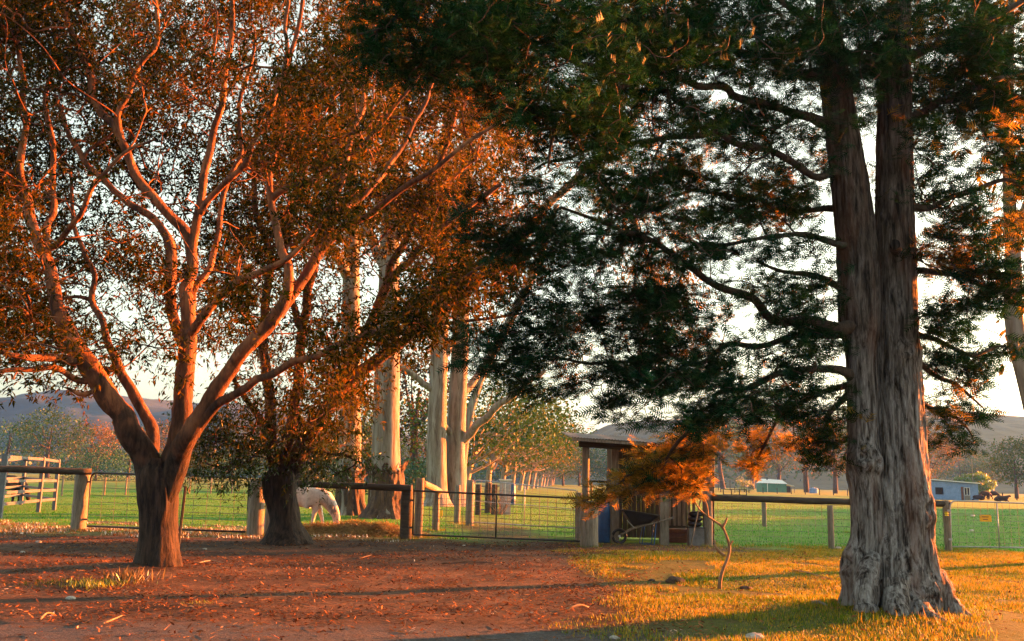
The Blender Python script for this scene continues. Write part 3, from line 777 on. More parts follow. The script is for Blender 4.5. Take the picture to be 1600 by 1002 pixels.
def big_stem(rows, d, sides, per, seed, flare, knots):
    a = np.array([(x, y, d, r) for x, y, r in rows], float)
    q = smooth_path(a, per); c = PX(q[:, 0], q[:, 1], q[:, 2]); r = q[:, 3] * d / F_PX
    th = np.arange(sides) * 2 * pi / sides
    T = np.broadcast_to(th[None], (len(c), sides)); Zc = np.broadcast_to(c[:, 2][:, None], T.shape)
    ct, st = np.cos(T).ravel(), np.sin(T).ravel(); z = Zc.ravel()
    low = np.clip(1 - z / 2.6, 0, 1)
    tw = z * .25
    def nz(k, kz, s, o=3): return fbm(np.stack([np.cos(T.ravel() + tw) * k, np.sin(T.ravel() + tw) * k, z * kz], 1), o, s)
    flute = np.abs(nz(1.6, .35, seed) - .5) * 2                     # broad buttress folds
    fold = np.abs(nz(3.4, .8, seed + 4) - .5) * 2
    fibre = np.abs(nz(13, 2.4, seed + 2, 2) - .5) * 2
    fine = nz(22, 3.5, seed + 3, 2) - .5
    lump = (nz(2.2, 2.4, seed + 6) - .5)
    disp = (.10 + .24 * low) * (flute - .35) + (.05 + .14 * low) * (fold - .4) + .085 * (fibre - .4) + .05 * fine + low * .34 * lump
    zt, am, lob, ph = flare
    fl = np.clip(1 - z / zt, 0, 1) ** 2.2
    disp = disp + fl * am * (np.abs(np.cos(T.ravel() * lob / 2 + ph + 2.0 * lump)) ** .7 - .45)
    rr = np.repeat(r, sides)
    R_ = rr * (1 + disp)
    for (kt, kz, kw, kh, ka) in knots:                              # burls and knots
        dt = (T.ravel() - kt + pi) % (2 * pi) - pi
        rad = np.sqrt((dt * rr / kw) ** 2 + ((z - kz) / kh) ** 2)
        R_ = R_ + ka * np.exp(-rad ** 2 * 1.2) - ka * 1.1 * np.exp(-(rad * 2.6) ** 2)
    cx = np.repeat(c[:, 0], sides); cy = np.repeat(c[:, 1], sides)
    V = np.stack([cx + R_ * ct, cy + R_ * st, z], 1)
    i = np.arange(len(c) - 1)[:, None] * sides; j = np.arange(sides)[None]
    Fq = np.stack([i + j, i + (j + 1) % sides, i + sides + (j + 1) % sides, i + sides + j], 2).reshape(-1, 4)
    return V, Fq
F3 = -pi / 2   # towards the camera
vR, fR = big_stem(stemR, TCD, 132, 12, 41, (.9, .18, 7, .4), [(F3 + .05, 3.35, .16, .11, .07), (F3 + .5, 1.35, .2, .2, .10), (F3 - .2, .62, .25, .2, .09), (F3 + .3, .25, .22, .16, .12)])
vL, fL = big_stem(stemL, TCD - .05, 96, 11, 57, (.8, .18, 5, 1.1), [(F3 - .35, 1.98, .2, .17, .12), (F3 + .3, 1.9, .13, .12, .08), (F3 - 1.2, .65, .22, .2, .16)])
MB().add(vR, fR).build('trunk', M['bark_cypress'], tc, smooth=True)
MB().add(vL, fL).build('stem', M['bark_cypress'], tc, smooth=True)
def root(rows, name='root'):
    q = smooth_path(np.array(rows, float), 6)
    w_ = PX(q[:, 0], q[:, 1], q[:, 2]); r = q[:, 3] * q[:, 2] / F_PX
    v, f = tubes(w_[None], (r * (1 + .35 * (vnoise(w_ * 9, 3) - .5)))[None], 14, .16)
    MB().add(v, f).build(name, M['bark_cypress'], tc, smooth=True)
def groot(pts):      # roots on the ground: x, y, z, r in metres
    q = smooth_path(np.array(pts, float), 7); w_ = q[:, :3].copy()
    w_[:, 2] += gz(w_[:, 0], w_[:, 1])
    v, f = tubes(w_[None], (q[:, 3] * (1 + .35 * (vnoise(w_ * 9, 3) - .5)))[None], 14, .16)
    MB().add(v, f).build('root', M['bark_cypress'], tc, smooth=True)
X0 = P(1400, 960, TCD)[0]
groot([(X0 - .05, 12.25, .22, .19), (X0 + .0, 12.0, .04, .17), (X0 + .05, 11.8, -.05, .13), (X0 + .12, 11.55, -.07, .09), (X0 + .2, 11.25, -.10, .05)])
groot([(X0 - .34, 12.35, .55, .15), (X0 - .48, 12.2, .42, .15), (X0 - .55, 12.1, .18, .15), (X0 - .60, 12.0, -.03, .13), (X0 - .68, 11.9, -.16, .09)])
groot([(X0 + .34, 12.4, .45, .16), (X0 + .46, 12.3, .20, .16), (X0 + .56, 12.2, .0, .13), (X0 + .72, 12.05, -.12, .08)])
groot([(X0 - .2, 12.1, .30, .17), (X0 - .24, 11.95, .08, .16), (X0 - .32, 11.75, -.10, .10)])
limbs3 = [
 [(1335,508,12.5,15),(1300,506,12.4,13),(1245,502,12.2,12),(1185,480,11.9,11),(1140,452,11.6,10),(1090,428,11.3,9),(1040,404,11,8),(985,372,10.7,6.5),(930,345,10.4,5),(870,325,10.2,3.5)],
 [(1335,520,12.6,12),(1280,525,12.7,10),(1230,532,12.7,8),(1160,545,12.5,7),(1090,560,12.2,6),(1010,565,11.9,5),(930,560,11.6,4),(850,560,11.4,3),(770,562,11.2,2)],
 [(1335,592,12.6,12),(1285,584,12.4,9),(1230,588,12.1,8),(1180,605,11.8,7),(1130,630,12.4,6),(1080,670,13.1,5),(1030,720,13.7,4),(970,748,13.8,3)],
 [(1335,600,12.8,8),(1270,620,13.2,6),(1220,650,13.6,5),(1182,720,13.9,3)],
 [(1325,610,12.8,7),(1300,650,13,5),(1310,690,13.2,4)],
 [(1320,285,12.6,11),(1270,270,12.3,10),(1210,240,12,9),(1150,215,11.6,9),(1090,212,11.2,8),(1020,222,10.8,7),(950,230,10.4,5.5),(880,245,10,4),(820,270,9.8,3)],
 [(1308,200,12.6,14),(1250,185,12.2,12),(1180,160,11.6,11),(1110,140,11,10),(1040,125,10.4,10),(960,110,9.7,9),(880,95,9.1,8),(800,80,8.6,7),(720,62,8.2,6),(640,50,7.9,4),(570,50,7.7,3)],
 [(1300,120,12.6,14),(1240,100,12.1,12),(1170,85,11.5,11),(1090,70,10.8,10),(1000,40,10,9),(900,10,9.3,8),(800,-25,8.7,6),(700,-50,8.2,4)],
 [(1010,120,10.1,8),(960,150,9.6,7),(910,180,9.2,6),(870,215,8.9,5),(850,260,8.7,3)],
 [(1330,380,12.6,9),(1280,370,12.3,8),(1220,372,12,6),(1160,378,11.7,5),(1090,375,11.4,4)],
 [(1300,60,12.5,12),(1240,20,12,10),(1160,-20,11.5,8),(1050,-60,11,6)],
 [(1400,210,12.6,12),(1440,180,12.6,10),(1490,150,12.7,9),(1550,130,12.8,8),(1620,90,13,6),(1690,60,13.2,4)],
 [(1405,90,12.6,13),(1450,70,12.5,11),(1500,50,12.4,10),(1560,25,12.3,9),(1640,-10,12.2,7)],
 [(1402,330,12.6,9),(1450,320,12.6,8),(1510,300,12.7,7),(1570,290,12.8,5),(1640,280,13,3)],
 [(1403,430,12.6,9),(1455,420,12.5,8),(1510,425,12.4,6),(1570,440,12.3,5),(1630,440,12.2,3)],
 [(1420,520,12.7,8),(1465,535,12.8,7),(1510,545,12.9,5),(1560,545,13,3)],
 [(1420,560,12.9,7),(1470,590,13.1,6),(1510,620,13.2,4),(1540,640,13.3,2)],
 [(1420,600,13,6),(1465,640,13.3,5),(1490,670,13.4,3),(1515,695,13.4,2)],
 [(1320,330,12.7,8),(1270,330,13.1,7),(1200,320,13.4,6),(1120,310,13.6,5),(1050,300,13.8,3)],
 [(1340,470,12.8,8),(1290,440,13.1,7),(1240,420,13.3,5),(1190,400,13.5,4)],
 [(1400,-60,12.6,12),(1330,-120,12,9),(1220,-180,11.4,7),(1100,-200,10.8,5)],
 [(1400,-60,12.6,12),(1470,-110,12.6,9),(1560,-140,12.6,7),(1680,-150,12.6,4)],
 [(1335,440,12.5,4),(1350,420,12.4,5),(1375,405,12.1,6)],
]
limbs3 = [[(a_, b_, c_, r_ * (.62 if a_ < 1290 or a_ > 1430 else .8)) for a_, b_, c_, r_ in L_] for L_ in limbs3]
paths3 = limb_paths(limbs3, .07)
for w_, r in paths3[:-1]:
    v, f = tubes(w_[None], r[None], 10, .12)
    MB().add(v, f).build('limb', M['bark_rough'], tc, smooth=True)
stub = limb_paths([[(1402,395,12.6,9),(1399,388,12.2,9),(1398,382,11.95,8.5)]], .0)[0]
MB().tube(stub[0], stub[1], 14).build('cut_branch_stub', M['bark_cypress'], tc, smooth=True)
def E(cx, cy, rx, ry): return [(cx + rx * cos(a), cy + ry * sin(a)) for a in np.arange(0, 2 * pi, pi / 6)]
clumps = [  # cx,cy,rx,ry,d,spread,count
 (690,60,140,85,8.2,.5,170),(860,95,140,110,8.5,.6,200),(650,-60,160,80,8.2,.6,60),(1000,60,150,70,9.8,.7,150),(900,-60,200,80,9,.8,90),
 (890,215,100,75,8.9,.4,100),(1010,190,110,60,10.2,.5,90),(1150,60,150,75,11.2,.8,140),(1150,-80,220,80,11.4,1,80),
 (1290,70,110,90,12.3,.9,120),(1450,60,130,75,12.6,.9,140),(1570,90,80,110,12.8,.8,110),(1500,-80,200,80,12.8,1,70),
 (1110,270,75,40,12.9,.7,50),(1210,310,60,32,13.2,.6,40),(1040,265,50,30,12.5,.5,30),(1180,190,140,35,11.6,.6,70),(1250,250,70,50,12.4,.7,40),(790,345,80,50,10,.4,45),(880,320,90,60,10.2,.5,75),(990,300,80,40,10.7,.5,50),
 (1010,390,120,40,10.9,.5,80),(1090,330,110,30,12.5,.8,50),(1190,335,90,35,12.6,.8,50),(1200,385,110,25,11.9,.5,45),
 (850,400,90,28,10.4,.4,45),(930,470,150,35,11,.5,90),(1100,470,130,40,11.6,.5,90),(1240,460,80,45,12.4,.6,55),
 (810,545,95,45,11.2,.4,85),(940,545,120,60,11.6,.5,130),(1090,560,120,55,12,.5,120),(1230,545,90,45,12.5,.6,70),(850,600,60,22,11.3,.3,25),
 (1050,630,110,50,11.3,.5,110),(1160,640,70,35,11.6,.5,45),(1260,615,75,45,12.6,.6,70),(1300,690,40,50,13.1,.4,38),
 (1085,690,45,28,13.9,.4,38),(1055,725,50,26,13.9,.35,50),(1010,750,45,18,13.9,.3,32),(955,768,28,8,13.7,.2,7),(925,780,24,6,13.6,.15,6),(1075,762,28,12,14,.2,14),(1180,690,14,45,13.9,.2,20),(1250,690,22,30,13.9,.3,10),
 (1500,190,95,90,12.9,.8,120),(1580,260,60,70,13,.7,60),(1480,310,60,60,12.8,.7,60),(1560,370,60,50,12.9,.7,45),(1480,400,60,45,12.6,.6,55),(1540,440,70,45,12.4,.5,65),
 (1480,500,50,38,12.7,.5,50),(1490,575,55,38,13,.5,55),(1560,540,45,14,13,.3,12),(1490,645,45,28,13.3,.4,28),(1500,690,30,14,13.4,.3,9),
 (1350,130,60,60,12.9,.8,40),(1345,260,50,80,13.4,.5,22),
]
att3 = []
for (cx, cy, rx, ry, d, ds, n) in clumps:
    if cy < 260: n = int(n * 1.4)
    att3.append(sample_poly(E(cx, cy, rx, ry), n, d, ds, .42, 1.3, 61))
att3 = np.concatenate(att3)
BP, RB, att3 = connect(paths3, att3, rtip=.005, power=.46, curl=.3)
v, f = tubes(BP[:, ::1], RB, 3)
MB().add(v, f).build('branches', M['bark_rough'], tc, smooth=True)
# cypress spray: a flat feathery frond
sv = []; sf = []
def _tri(a, b, c):
    k = len(sv); sv.extend([a, b, c]); sf.append([k, k + 1, k + 2])
_tri((0, .02, 0), (0, -.02, 0), (1, 0, -.06))
for k_ in range(1, 7):
    x_ = k_ / 7.0; l_ = .46 * (1 - x_ * .75) + .05
    for sd in (1, -1):
        zz = -.03 * x_ + (.05 if k_ % 2 else -.03)
        _tri((x_ - .035, 0, -.06 * x_), (x_ + .055, 0, -.06 * x_), (x_ + l_ * .75, sd * l_, zz))
sv = np.array(sv); sf = np.array(sf)
k = 11; n = len(att3) * k
o = att3 - np.array([X0 - .3, TCD, 0]); o[:, 2] = 0; o = nrm(o)
Dc = nrm(o * .8 + rng.normal(0, .55, att3.shape) * np.array([1, 1, .6]) + np.array([0, 0, -.12]))
Lc3 = nrm(np.cross(Dc, np.array([0, 0, 1.0])) + rng.normal(0, .25, Dc.shape))
Dk = np.repeat(Dc, k, 0); Lk = np.repeat(Lc3, k, 0)
u_ = rng.uniform(-.26, .16, n)[:, None]; w_k = rng.normal(0, .085, n)[:, None]
A = np.repeat(att3, k, 0) + Dk * u_ + Lk * w_k + rng.normal(0, .035, (n, 3))
D = nrm(Dk + Lk * (np.sign(w_k) * .6 + w_k * 2) + rng.normal(0, .22, (n, 3)))
Xf, Yf, Zf = frames(D, jitter=.45)
sv_, sf_ = stamp(sv, sf, A, Xf, Yf, Zf, rng.uniform(.12, .24, n) * np.clip(A[:, 1] / 11.5, .75, 1.1))
T_ = len(sv); nt_ = len(sf)
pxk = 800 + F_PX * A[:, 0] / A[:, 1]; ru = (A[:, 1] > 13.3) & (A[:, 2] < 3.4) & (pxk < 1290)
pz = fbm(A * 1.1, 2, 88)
ru = (ru & (rng.random(n) < .75)) | ((pz > .60) & (A[:, 1] > 11.9) & (rng.random(n) < .55))  # sprays that get the dry, backlit orange colour
def part_of(mask):
    v = sv_.reshape(n, T_, 3)[mask].reshape(-1, 3); m_ = int(mask.sum())
    return v, (sf[None] + (np.arange(m_) * T_)[:, None, None]).reshape(-1, 3)
v, f = part_of(~ru); MB().add(v, f).build('crown', M['leaf_cypress'], tc)
v, f = part_of(ru); MB().add(v, f).build('dry_sprays', M['leaf_rust_backlit'], tc)
print('cypress', len(att3), n * len(sf))

# ---------- tall pale gums behind the fence
def gum(rows, d, label, stocking_top, crown, extra=(), nleaf=8, seed=0, crown_d=0, cspread=3.5):
    b0 = G(rows[0][0], 750) if False else np.array([P(rows[0][0], rows[0][1], d)[0], d, 0])
    t = empty('gum_tree', b0, label, 'tree', 'tall pale barked gum trees')
    v, f = stem_mesh([(x, y, r) for x, y, r in rows], d, 30, 8, .035, 1.6, seed, (1.2, .28, 5, .3))
    MB().add(v, f).build('trunk', M['gum_bark'], t, smooth=True)
    if stocking_top:
        rr = [(x, y, r) for x, y, r in rows if y >= stocking_top]
        xt = np.interp(stocking_top, [r[1] for r in rows[::-1]], [r[0] for r in rows[::-1]])
        rt = np.interp(stocking_top, [r[1] for r in rows[::-1]], [r[2] for r in rows[::-1]])
        rr.append((xt, stocking_top, rt))
        rr = [(x, y, r * 1.05 + 1.0) for x, y, r in rr]
        v, f = stem_mesh(rr, d, 44, 8, .13, 5, seed + 3, (1.2, .34, 5, .3))
        mb = MB().add(v, f)
        tp = P(xt, stocking_top, d); rm = rt * d / F_PX * 1.10
        n = 70; a = rng.uniform(0, 2 * pi, n)
        pos = tp + np.stack([rm * np.cos(a), rm * np.sin(a), rng.uniform(-.35, .12, n)], 1)
        X, Y, Z = frames(np.stack([np.cos(a) * .35, np.sin(a) * .35, rng.uniform(.4, 1, n)], 1), jitter=.3)
        lv, lf = stamp(LEAF[0] * np.array([1, 2, 1]), LEAF[1], pos, X, Y, Z, rng.uniform(.15, .42, n))
        mb.add(lv, lf)
        mb.build('bark_stocking', M['stocking'], t)
    ps = limb_paths(list(extra), .08)
    for w_, r in ps:
        v, f = tubes(w_[None], r[None], 10, .06)
        MB().add(v, f).build('limb', M['gum_bark'], t, smooth=True)
    tr = smooth_path(np.array([(x, y, d, r) for x, y, r in rows], float), 5)
    tw = PX(tr[:, 0], tr[:, 1], tr[:, 2]); keep = tw[:, 2] > 8
    pths = list(ps)
    if keep.sum() > 2: pths.append((tw[keep], (tr[:, 3] * d / F_PX)[keep]))
    att = np.concatenate([sample_poly(pl, n_, d + crown_d + dd, cspread, .42, .22, seed + 7) for pl, n_, dd in crown])
    BP, RB, att = connect(pths, att, rtip=.02, power=.45)
    v, f = tubes(BP, RB, 5)
    MB().add(v, f).build('branches', M['gum_bark'], t, smooth=True)
    (tv, tf), (lv, lf) = foliage(att, nleaf, 10, .9, .26, tw[-1] - np.array([0, 0, 3.0]), spread=.75, up=-.1, twr=.008, leafdroop=1.0)
    MB().add(tv, tf).build('twigs', M['twig'], t)
    MB().add(lv, lf).build('crown', M['leaf_gold'], t)
    return t
gum([(547,812,26),(547,790,20),(546,740,18),(547,680,17),(547,600,16),(548,520,15),(549,420,13),(550,300,11),(548,160,8),(546,40,5)], 40.5,
    'pale gum with a shaggy dark base, left of the pair behind the horse', 738,
    [([(420,-60),(660,-60),(680,120),(640,300),(560,380),(450,330),(400,150)], 150, 0)],
    [[(548,440,40.5,9),(510,380,39,7),(470,300,38,5),(440,200,37,3)],[(549,400,40.5,8),(590,320,41,6),(620,220,42,4),(640,120,42,3)]], seed=101)
gum([(604,815,34),(604,795,27),(603,760,24),(603,700,22),(604,620,20.5),(606,540,19),(608,440,17),(610,320,14),(612,180,10),(614,40,6)], 38.8,
    'thickest pale gum trunk with a dark shaggy base, right of the pair behind the horse', 735,
    [([(560,-80),(800,-60),(820,140),(760,300),(680,380),(600,330),(560,150)], 150, 1)],
    [[(608,430,38.8,10),(570,350,40,7),(540,250,41,5),(520,150,42,3)],[(610,380,38.8,9),(660,300,38,7),(700,200,37,5),(730,90,36,3)]], seed=113)
gum([(683,796,26),(683,780,18),(682,740,16),(682,680,15),(684,620,14),(686,560,13.5),(688,500,13),(690,420,12),(694,300,10),(700,160,7),(705,60,4)], 56,
    'smooth cream gum trunk beside the forked one, with a short limb to its left', None,
    [([(620,-60),(840,-60),(860,160),(800,330),(740,420),(660,400),(620,200)], 110, 0)],
    [[(680,612,56,6),(660,598,55.5,5),(640,580,55,4.5),(624,572,54.6,4),(600,560,54,3)],[(690,400,56,7),(650,330,57,5),(630,230,58,3)],[(686,590,56,5),(695,560,56,5),(705,530,56,4)]], seed=127)
gum([(712,794,30),(712,780,19),(712,740,17),(712,690,15),(715,620,14),(718,560,13.5),(720,500,13),(722,440,12.5),(726,330,10.5),(735,200,8),(750,60,5)], 57,
    'pale forked gum trunk with a long bare limb curving up to the right', None,
    [([(740,-60),(1060,-80),(1090,120),(1080,330),(1060,540),(1000,560),(960,440),(930,300),(860,220),(760,300)], 330, 0)],
    [[(718,692,57,7),(738,672,56.5,6.5),(760,655,56,6),(776,635,55.5,5.5),(798,622,55,5),(822,602,54.5,4),(850,580,54,3)],
     [(716,640,57,7),(730,610,57.5,6.5),(748,585,58,5),(762,560,58.5,4),(785,520,59,3)],
     [(722,460,57,8),(790,400,57,8),(850,330,57,7),(920,260,57,6),(980,200,57,5),(1020,120,57,4)],
     [(920,260,57,5),(980,330,57,5),(1020,420,57,4),(1030,500,57,3)],
     [(712,690,57,6),(700,672,56.5,5),(694,655,56,3)]], seed=139, cspread=2.5)
t = gum([(718,770,7),(722,740,6.5),(728,680,6.5),(748,600,6.5),(785,525,7),(812,470,8),(832,430,7.5),(850,380,6),(870,320,4)], 70,
    'thin bare leaning trunk against the sky between the pale gums and the cypress', None,
    [([(730,460),(800,440),(780,520),(740,540)], 8, 0)], [[(812,470,70,4),(800,440,70,3),(790,410,70,2)]], seed=151, cspread=1.0)
gum([(1650,900,16),(1640,760,15),(1620,660,15),(1600,580,14),(1590,540,14),(1583,480,14),(1583,400,12),(1578,330,10),(1575,230,8),(1577,140,7),(1580,0,5)], 21.5,
    'pale forked gum leaning in from the right edge behind the cypress', None,
    [([(1540,-60),(1760,-60),(1760,500),(1700,560),(1640,480),(1600,200),(1550,120)], 60, 0)],
    [[(1583,420,21.5,9),(1592,370,21.5,8),(1602,320,21.5,7),(1625,230,21.5,5),(1650,120,21.5,3)],[(1600,580,21.5,9),(1640,500,21.5,7),(1690,420,21.5,5)]], seed=163, cspread=1.1)
# ------------------------------------------------------------------ far trees
def far_tree(name, pos, h, rx, label, group, mat_, seed=0, nclump=80, leaf=.6, per=44, base_h=.25, lean=0.0, limbs=5, shape='round'):
    """trunk, limbs and a crown of leaf clumps; pos = base, h = height, rx = crown radius"""
    r_ = np.random.default_rng(seed)
    t = empty(name, pos, label, 'tree' if 'bush' not in name and 'willow' not in name else name.split('_')[0], group)
    pos = np.asarray(pos, float)
    zc0, zc1 = h * base_h, h
    # clump centres on and in a lumpy ellipsoid
    u = r_.normal(0, 1, (nclump, 3)); u /= np.linalg.norm(u, axis=1, keepdims=True)
    rad = r_.uniform(.35, 1, nclump) ** .5
    lob = .72 + .55 * vnoise(u * 1.7 + seed, seed)
    c = u * (rad * lob)[:, None] * np.array([rx, rx * .85, (zc1 - zc0) / 2]) + np.array([0, 0, (zc0 + zc1) / 2])
    if shape == 'dome': c[:, 2] = zc0 + np.abs(c[:, 2] - (zc0 + zc1) / 2) * 2 * .98
    c[:, 0] += lean * c[:, 2]
    cp = c + pos
    top = pos + np.array([lean * h * .6, 0, h * .72])
    mid = pos + np.array([lean * h * .2 + r_.normal(0, .02 * h), 0, h * .35])
    path = smooth_path(np.array([[*pos - [0, 0, .3], h * .035], [*mid, h * .024], [*top, h * .008]]), 5)
    mb = MB(); v, f = tubes(path[None, :, :3], path[None, :, 3], 8, .1); mb.add(v, f)
    sel = c[r_.choice(nclump, min(limbs, nclump), replace=False)]
    for s_ in sel:
        z0 = h * r_.uniform(.2, .5); i = int(np.argmin(np.abs(path[:, 2] - pos[2] - z0)))
        a = path[i, :3]; b = s_ + pos; m_ = (a + b) / 2 + np.array([0, 0, -.05 * h])
        q = smooth_path(np.array([a, m_, b]), 3)
        v, f = tubes(q[None], np.linspace(h * .013, h * .004, len(q))[None], 5); mb.add(v, f)
    mb.build('trunk', M['bark_smooth'] if 'gum' in name or 'avenue' in name else M['bark_rough'], t, smooth=True)
    per = int(per * 1.15); n = nclump * per
    leaf = leaf * .8; cs = rx * .34
    off = r_.normal(0, 1, (n, 3)); off /= np.linalg.norm(off, axis=1, keepdims=True)
    off *= (r_.uniform(.3, 1, n) ** .5)[:, None] * np.array([cs, cs, cs * .62])
    A = np.repeat(cp, per, 0) + off
    if shape == 'weep':
        D = nrm(np.array([0, 0, -1.0]) + r_.normal(0, .25, (n, 3)))
    else:
        D = nrm(off / cs + r_.normal(0, .7, (n, 3)))
    A[:, 2] = np.maximum(A[:, 2], .05)
    X, Y, Z = frames(D, jitter=1.0)
    lv, lf = stamp(LEAF[0] * np.array([1, 2.2, 1]), LEAF[1], A, X, Y, Z, leaf * r_.uniform(.5, 1.3, n))
    MB().add(lv, lf).build('crown', mat_, t)
    return t

def hpx(px_h, d): return px_h * d / F_PX
def at(px, d): return GX(px, d)
# (px, distance, top py, crown half width px, material, wording)
S = 0
def ft(name, px, d, top, half, mat_, label, group, **k):
    global S; S += 1
    hz = 750 + .02 * (px - 800)
    h = (hz - top) * d / F_PX + 1.6
    return far_tree(name, at(px, d), h, half * d / F_PX, label, group, mat_, seed=200 + S, **k)
gl = 'trees along the far side of the left paddock'
ft('tree', 10, 230, 652, 60, M['leaf_dark'], 'dark green paddock tree at the left edge beyond the yard panels', gl, nclump=60)
ft('tree', 75, 215, 640, 52, M['leaf_far'], 'tallest round tree beyond the yard panels, standing clear against the blue hill', gl, nclump=90)
ft('tree', 140, 225, 660, 42, M['leaf_autumn'], 'orange tinged tree between the tallest tree and the left gate', gl, nclump=60)
ft('tree', 200, 260, 668, 55, M['leaf_far'], 'lower green tree seen behind the trunk of the spreading tree', gl)
ft('tree', 262, 250, 655, 42, M['leaf_autumn'], 'rusty tree seen between the forks of the spreading tree', gl)
ft('tree', 330, 260, 668, 50, M['leaf_far'], 'green tree behind the leafy shoots of the smaller tree', gl)
ft('tree', -80, 240, 640, 70, M['leaf_far'], 'far tree just off the left edge of the paddock', gl)
ft('bush', 150, 170, 692, 58, M['leaf_dark'], 'rounded blue green bush low in front of the left tree line', None, base_h=.0, nclump=90, leaf=.4, per=50, shape='dome')
ft('bush', 360, 210, 715, 70, M['leaf_dark'], 'low green bush across the paddock behind the left fence', None, base_h=0, shape='dome', leaf=.4)
gc = 'dark trees behind the pale gums'
ft('tree', 495, 150, 660, 60, M['leaf_far'], 'green tree glimpsed above the back of the horse', gc)
ft('tree', 575, 130, 640, 46, M['leaf_far'], 'green tree in the gap between the two dark based gums', gc)
ft('tree', 650, 110, 545, 62, M['leaf_gum'], 'dark tree filling the gap between the thick gum and the cream gum', gc, nclump=110, leaf=.5)
ft('bush', 640, 95, 722, 70, M['leaf_dark'], 'pale grassy bush behind the bases of the pale gums', None, base_h=0, shape='dome', leaf=.35)
ft('bush', 470, 95, 730, 55, M['leaf_bush'], 'low green bush behind the back of the horse', None, base_h=0, shape='dome', leaf=.3)
for px_, d_, tp_, hf_, mt_, wd_ in [(420, 300, 690, 50, 'leaf_far', 'far green tree seen between the spreading tree and the leafy tree'), (510, 320, 695, 50, 'leaf_dark', 'far dark tree above the horse, left of the first shaggy gum'),
        (640, 260, 680, 50, 'leaf_far', 'far green tree between the thick gum and the cream gum'), (830, 360, 700, 40, 'leaf_dark', 'far blue green tree closing the end of the avenue'), (880, 330, 700, 44, 'leaf_far', 'far tree right of the avenue end, left of the shed roof')]:
    ft('tree', px_, d_, tp_, hf_, M[mt_], wd_, gc)
# the avenue, running away from the pale gums
nav = 15
for i in range(nav):
    d = 78 + i * 19 + rnd.uniform(-3, 3)
    x = -3.6 + (d - 78) * .072
    hh = 10.6 + rnd.uniform(-1, 1)
    word = ['nearest tree of the avenue, its dark canopy arching to the right behind the pale gums', 'second tree of the avenue behind the far gate', 'third tree of the avenue, its trunk lit orange',
            'last tree at the far end of the avenue'][0 if i == 0 else 1 if i == 1 else 2 if i == 2 else 3 if i == nav - 1 else 0]
    if 2 < i < nav - 1: word = ['fourth','fifth','sixth','seventh','eighth','ninth','tenth','eleventh','twelfth','thirteenth','fourteenth'][i - 3] + ' tree of the receding avenue, counted from the gums'
    a_ = far_tree('avenue_tree', (x, d, 0), hh, 6.8, word, 'avenue of trees leading away', M['leaf_autumn'] if i in (4, 6, 9, 12) else M['leaf_far'], seed=300 + i,
             nclump=90 if i < 4 else 50, leaf=.42 if i < 4 else .6, per=46 if i < 4 else 30, base_h=.34, lean=.34, limbs=14)
gr = 'trees along the foot of the right hill'
rows_r = [(1090,330,665,46,'leaf_far'),(1130,310,650,40,'leaf_dark'),(1175,330,655,42,'leaf_far'),(1215,340,668,38,'leaf_far'),(1260,235,640,42,'leaf_autumn'),(1305,220,650,46,'leaf_autumn'),(1345,250,660,44,'leaf_far'),
          (1400,300,690,50,'leaf_far'),(1455,210,672,40,'leaf_autumn'),(1500,330,700,46,'leaf_far'),(1545,340,712,34,'leaf_far'),(1588,185,688,42,'leaf_far'),(1660,190,670,50,'leaf_far'),
          (1050,320,680,40,'leaf_dark'),(1000,330,690,46,'leaf_far'),(950,300,695,42,'leaf_dark'),(905,340,705,36,'leaf_far')]
words_r = ['green tree behind the right corner of the shed','dark tree just right of the shed roof','tree behind the yellow green shrub','tree above the green shed','tall green and gold tree right of the green shed',
           'broad golden tree left of the cypress trunk','green tree beside the left stem of the cypress','tree hidden partly by the cypress trunk','orange lit tree right of the cypress trunk above the blue shed',
           'distant tree behind the willow','small distant tree between the willow and the right edge','large grey green tree at the right edge behind the cattle','tree just beyond the right edge',
           'dark tree behind the planks of the shed','tree seen over the shed','dark tree seen through the open bay of the shed','far tree at the end of the avenue left of the shed']
for (px, d, top, half, mt), wd in zip(rows_r, words_r):
    ft('tree', px, d, top, half, M[mt], wd, gr, nclump=80, leaf=.75 if d > 250 else .55)
ft('bush', 1163, 215, 744, 14, M['leaf_yellow'], 'small bright yellow green shrub left of the green shed', None, base_h=0, shape='dome', leaf=.25, nclump=40)
ft('willow_tree', 1530, 165, 738, 20, M['leaf_willow'], 'pale green weeping willow behind the blue shed', None, base_h=.05, shape='weep', leaf=.5, nclump=70)
ft('willow_tree', 1503, 180, 742, 14, M['leaf_willow'], 'smaller pale green willow touching the roof of the blue shed', None, base_h=.05, shape='weep', leaf=.5, nclump=50)
# the windbreak outside the frame on the right whose shade lies across the near paddocks
wb_ = None
for i in range(11):
    c_ = -19.0 - i * 3.2; t_ = 88 + i * 4.2
    pos_ = (cos(SUN_AZ) * c_ + sin(SUN_AZ) * t_, -sin(SUN_AZ) * c_ + cos(SUN_AZ) * t_, 0)
    lb_ = 'windbreak tree beyond the right edge, shading the near paddock'
    if wb_ is None: wb_ = far_tree('tree', pos_, 10.4, 4.0, lb_, 'windbreak trees right of the paddock', M['leaf_far'], seed=777, nclump=90, leaf=.6, per=40, base_h=.04)
    else: copy_tree(wb_, pos_, i * 1.3, .92 + .035 * ((i * 5) % 6))
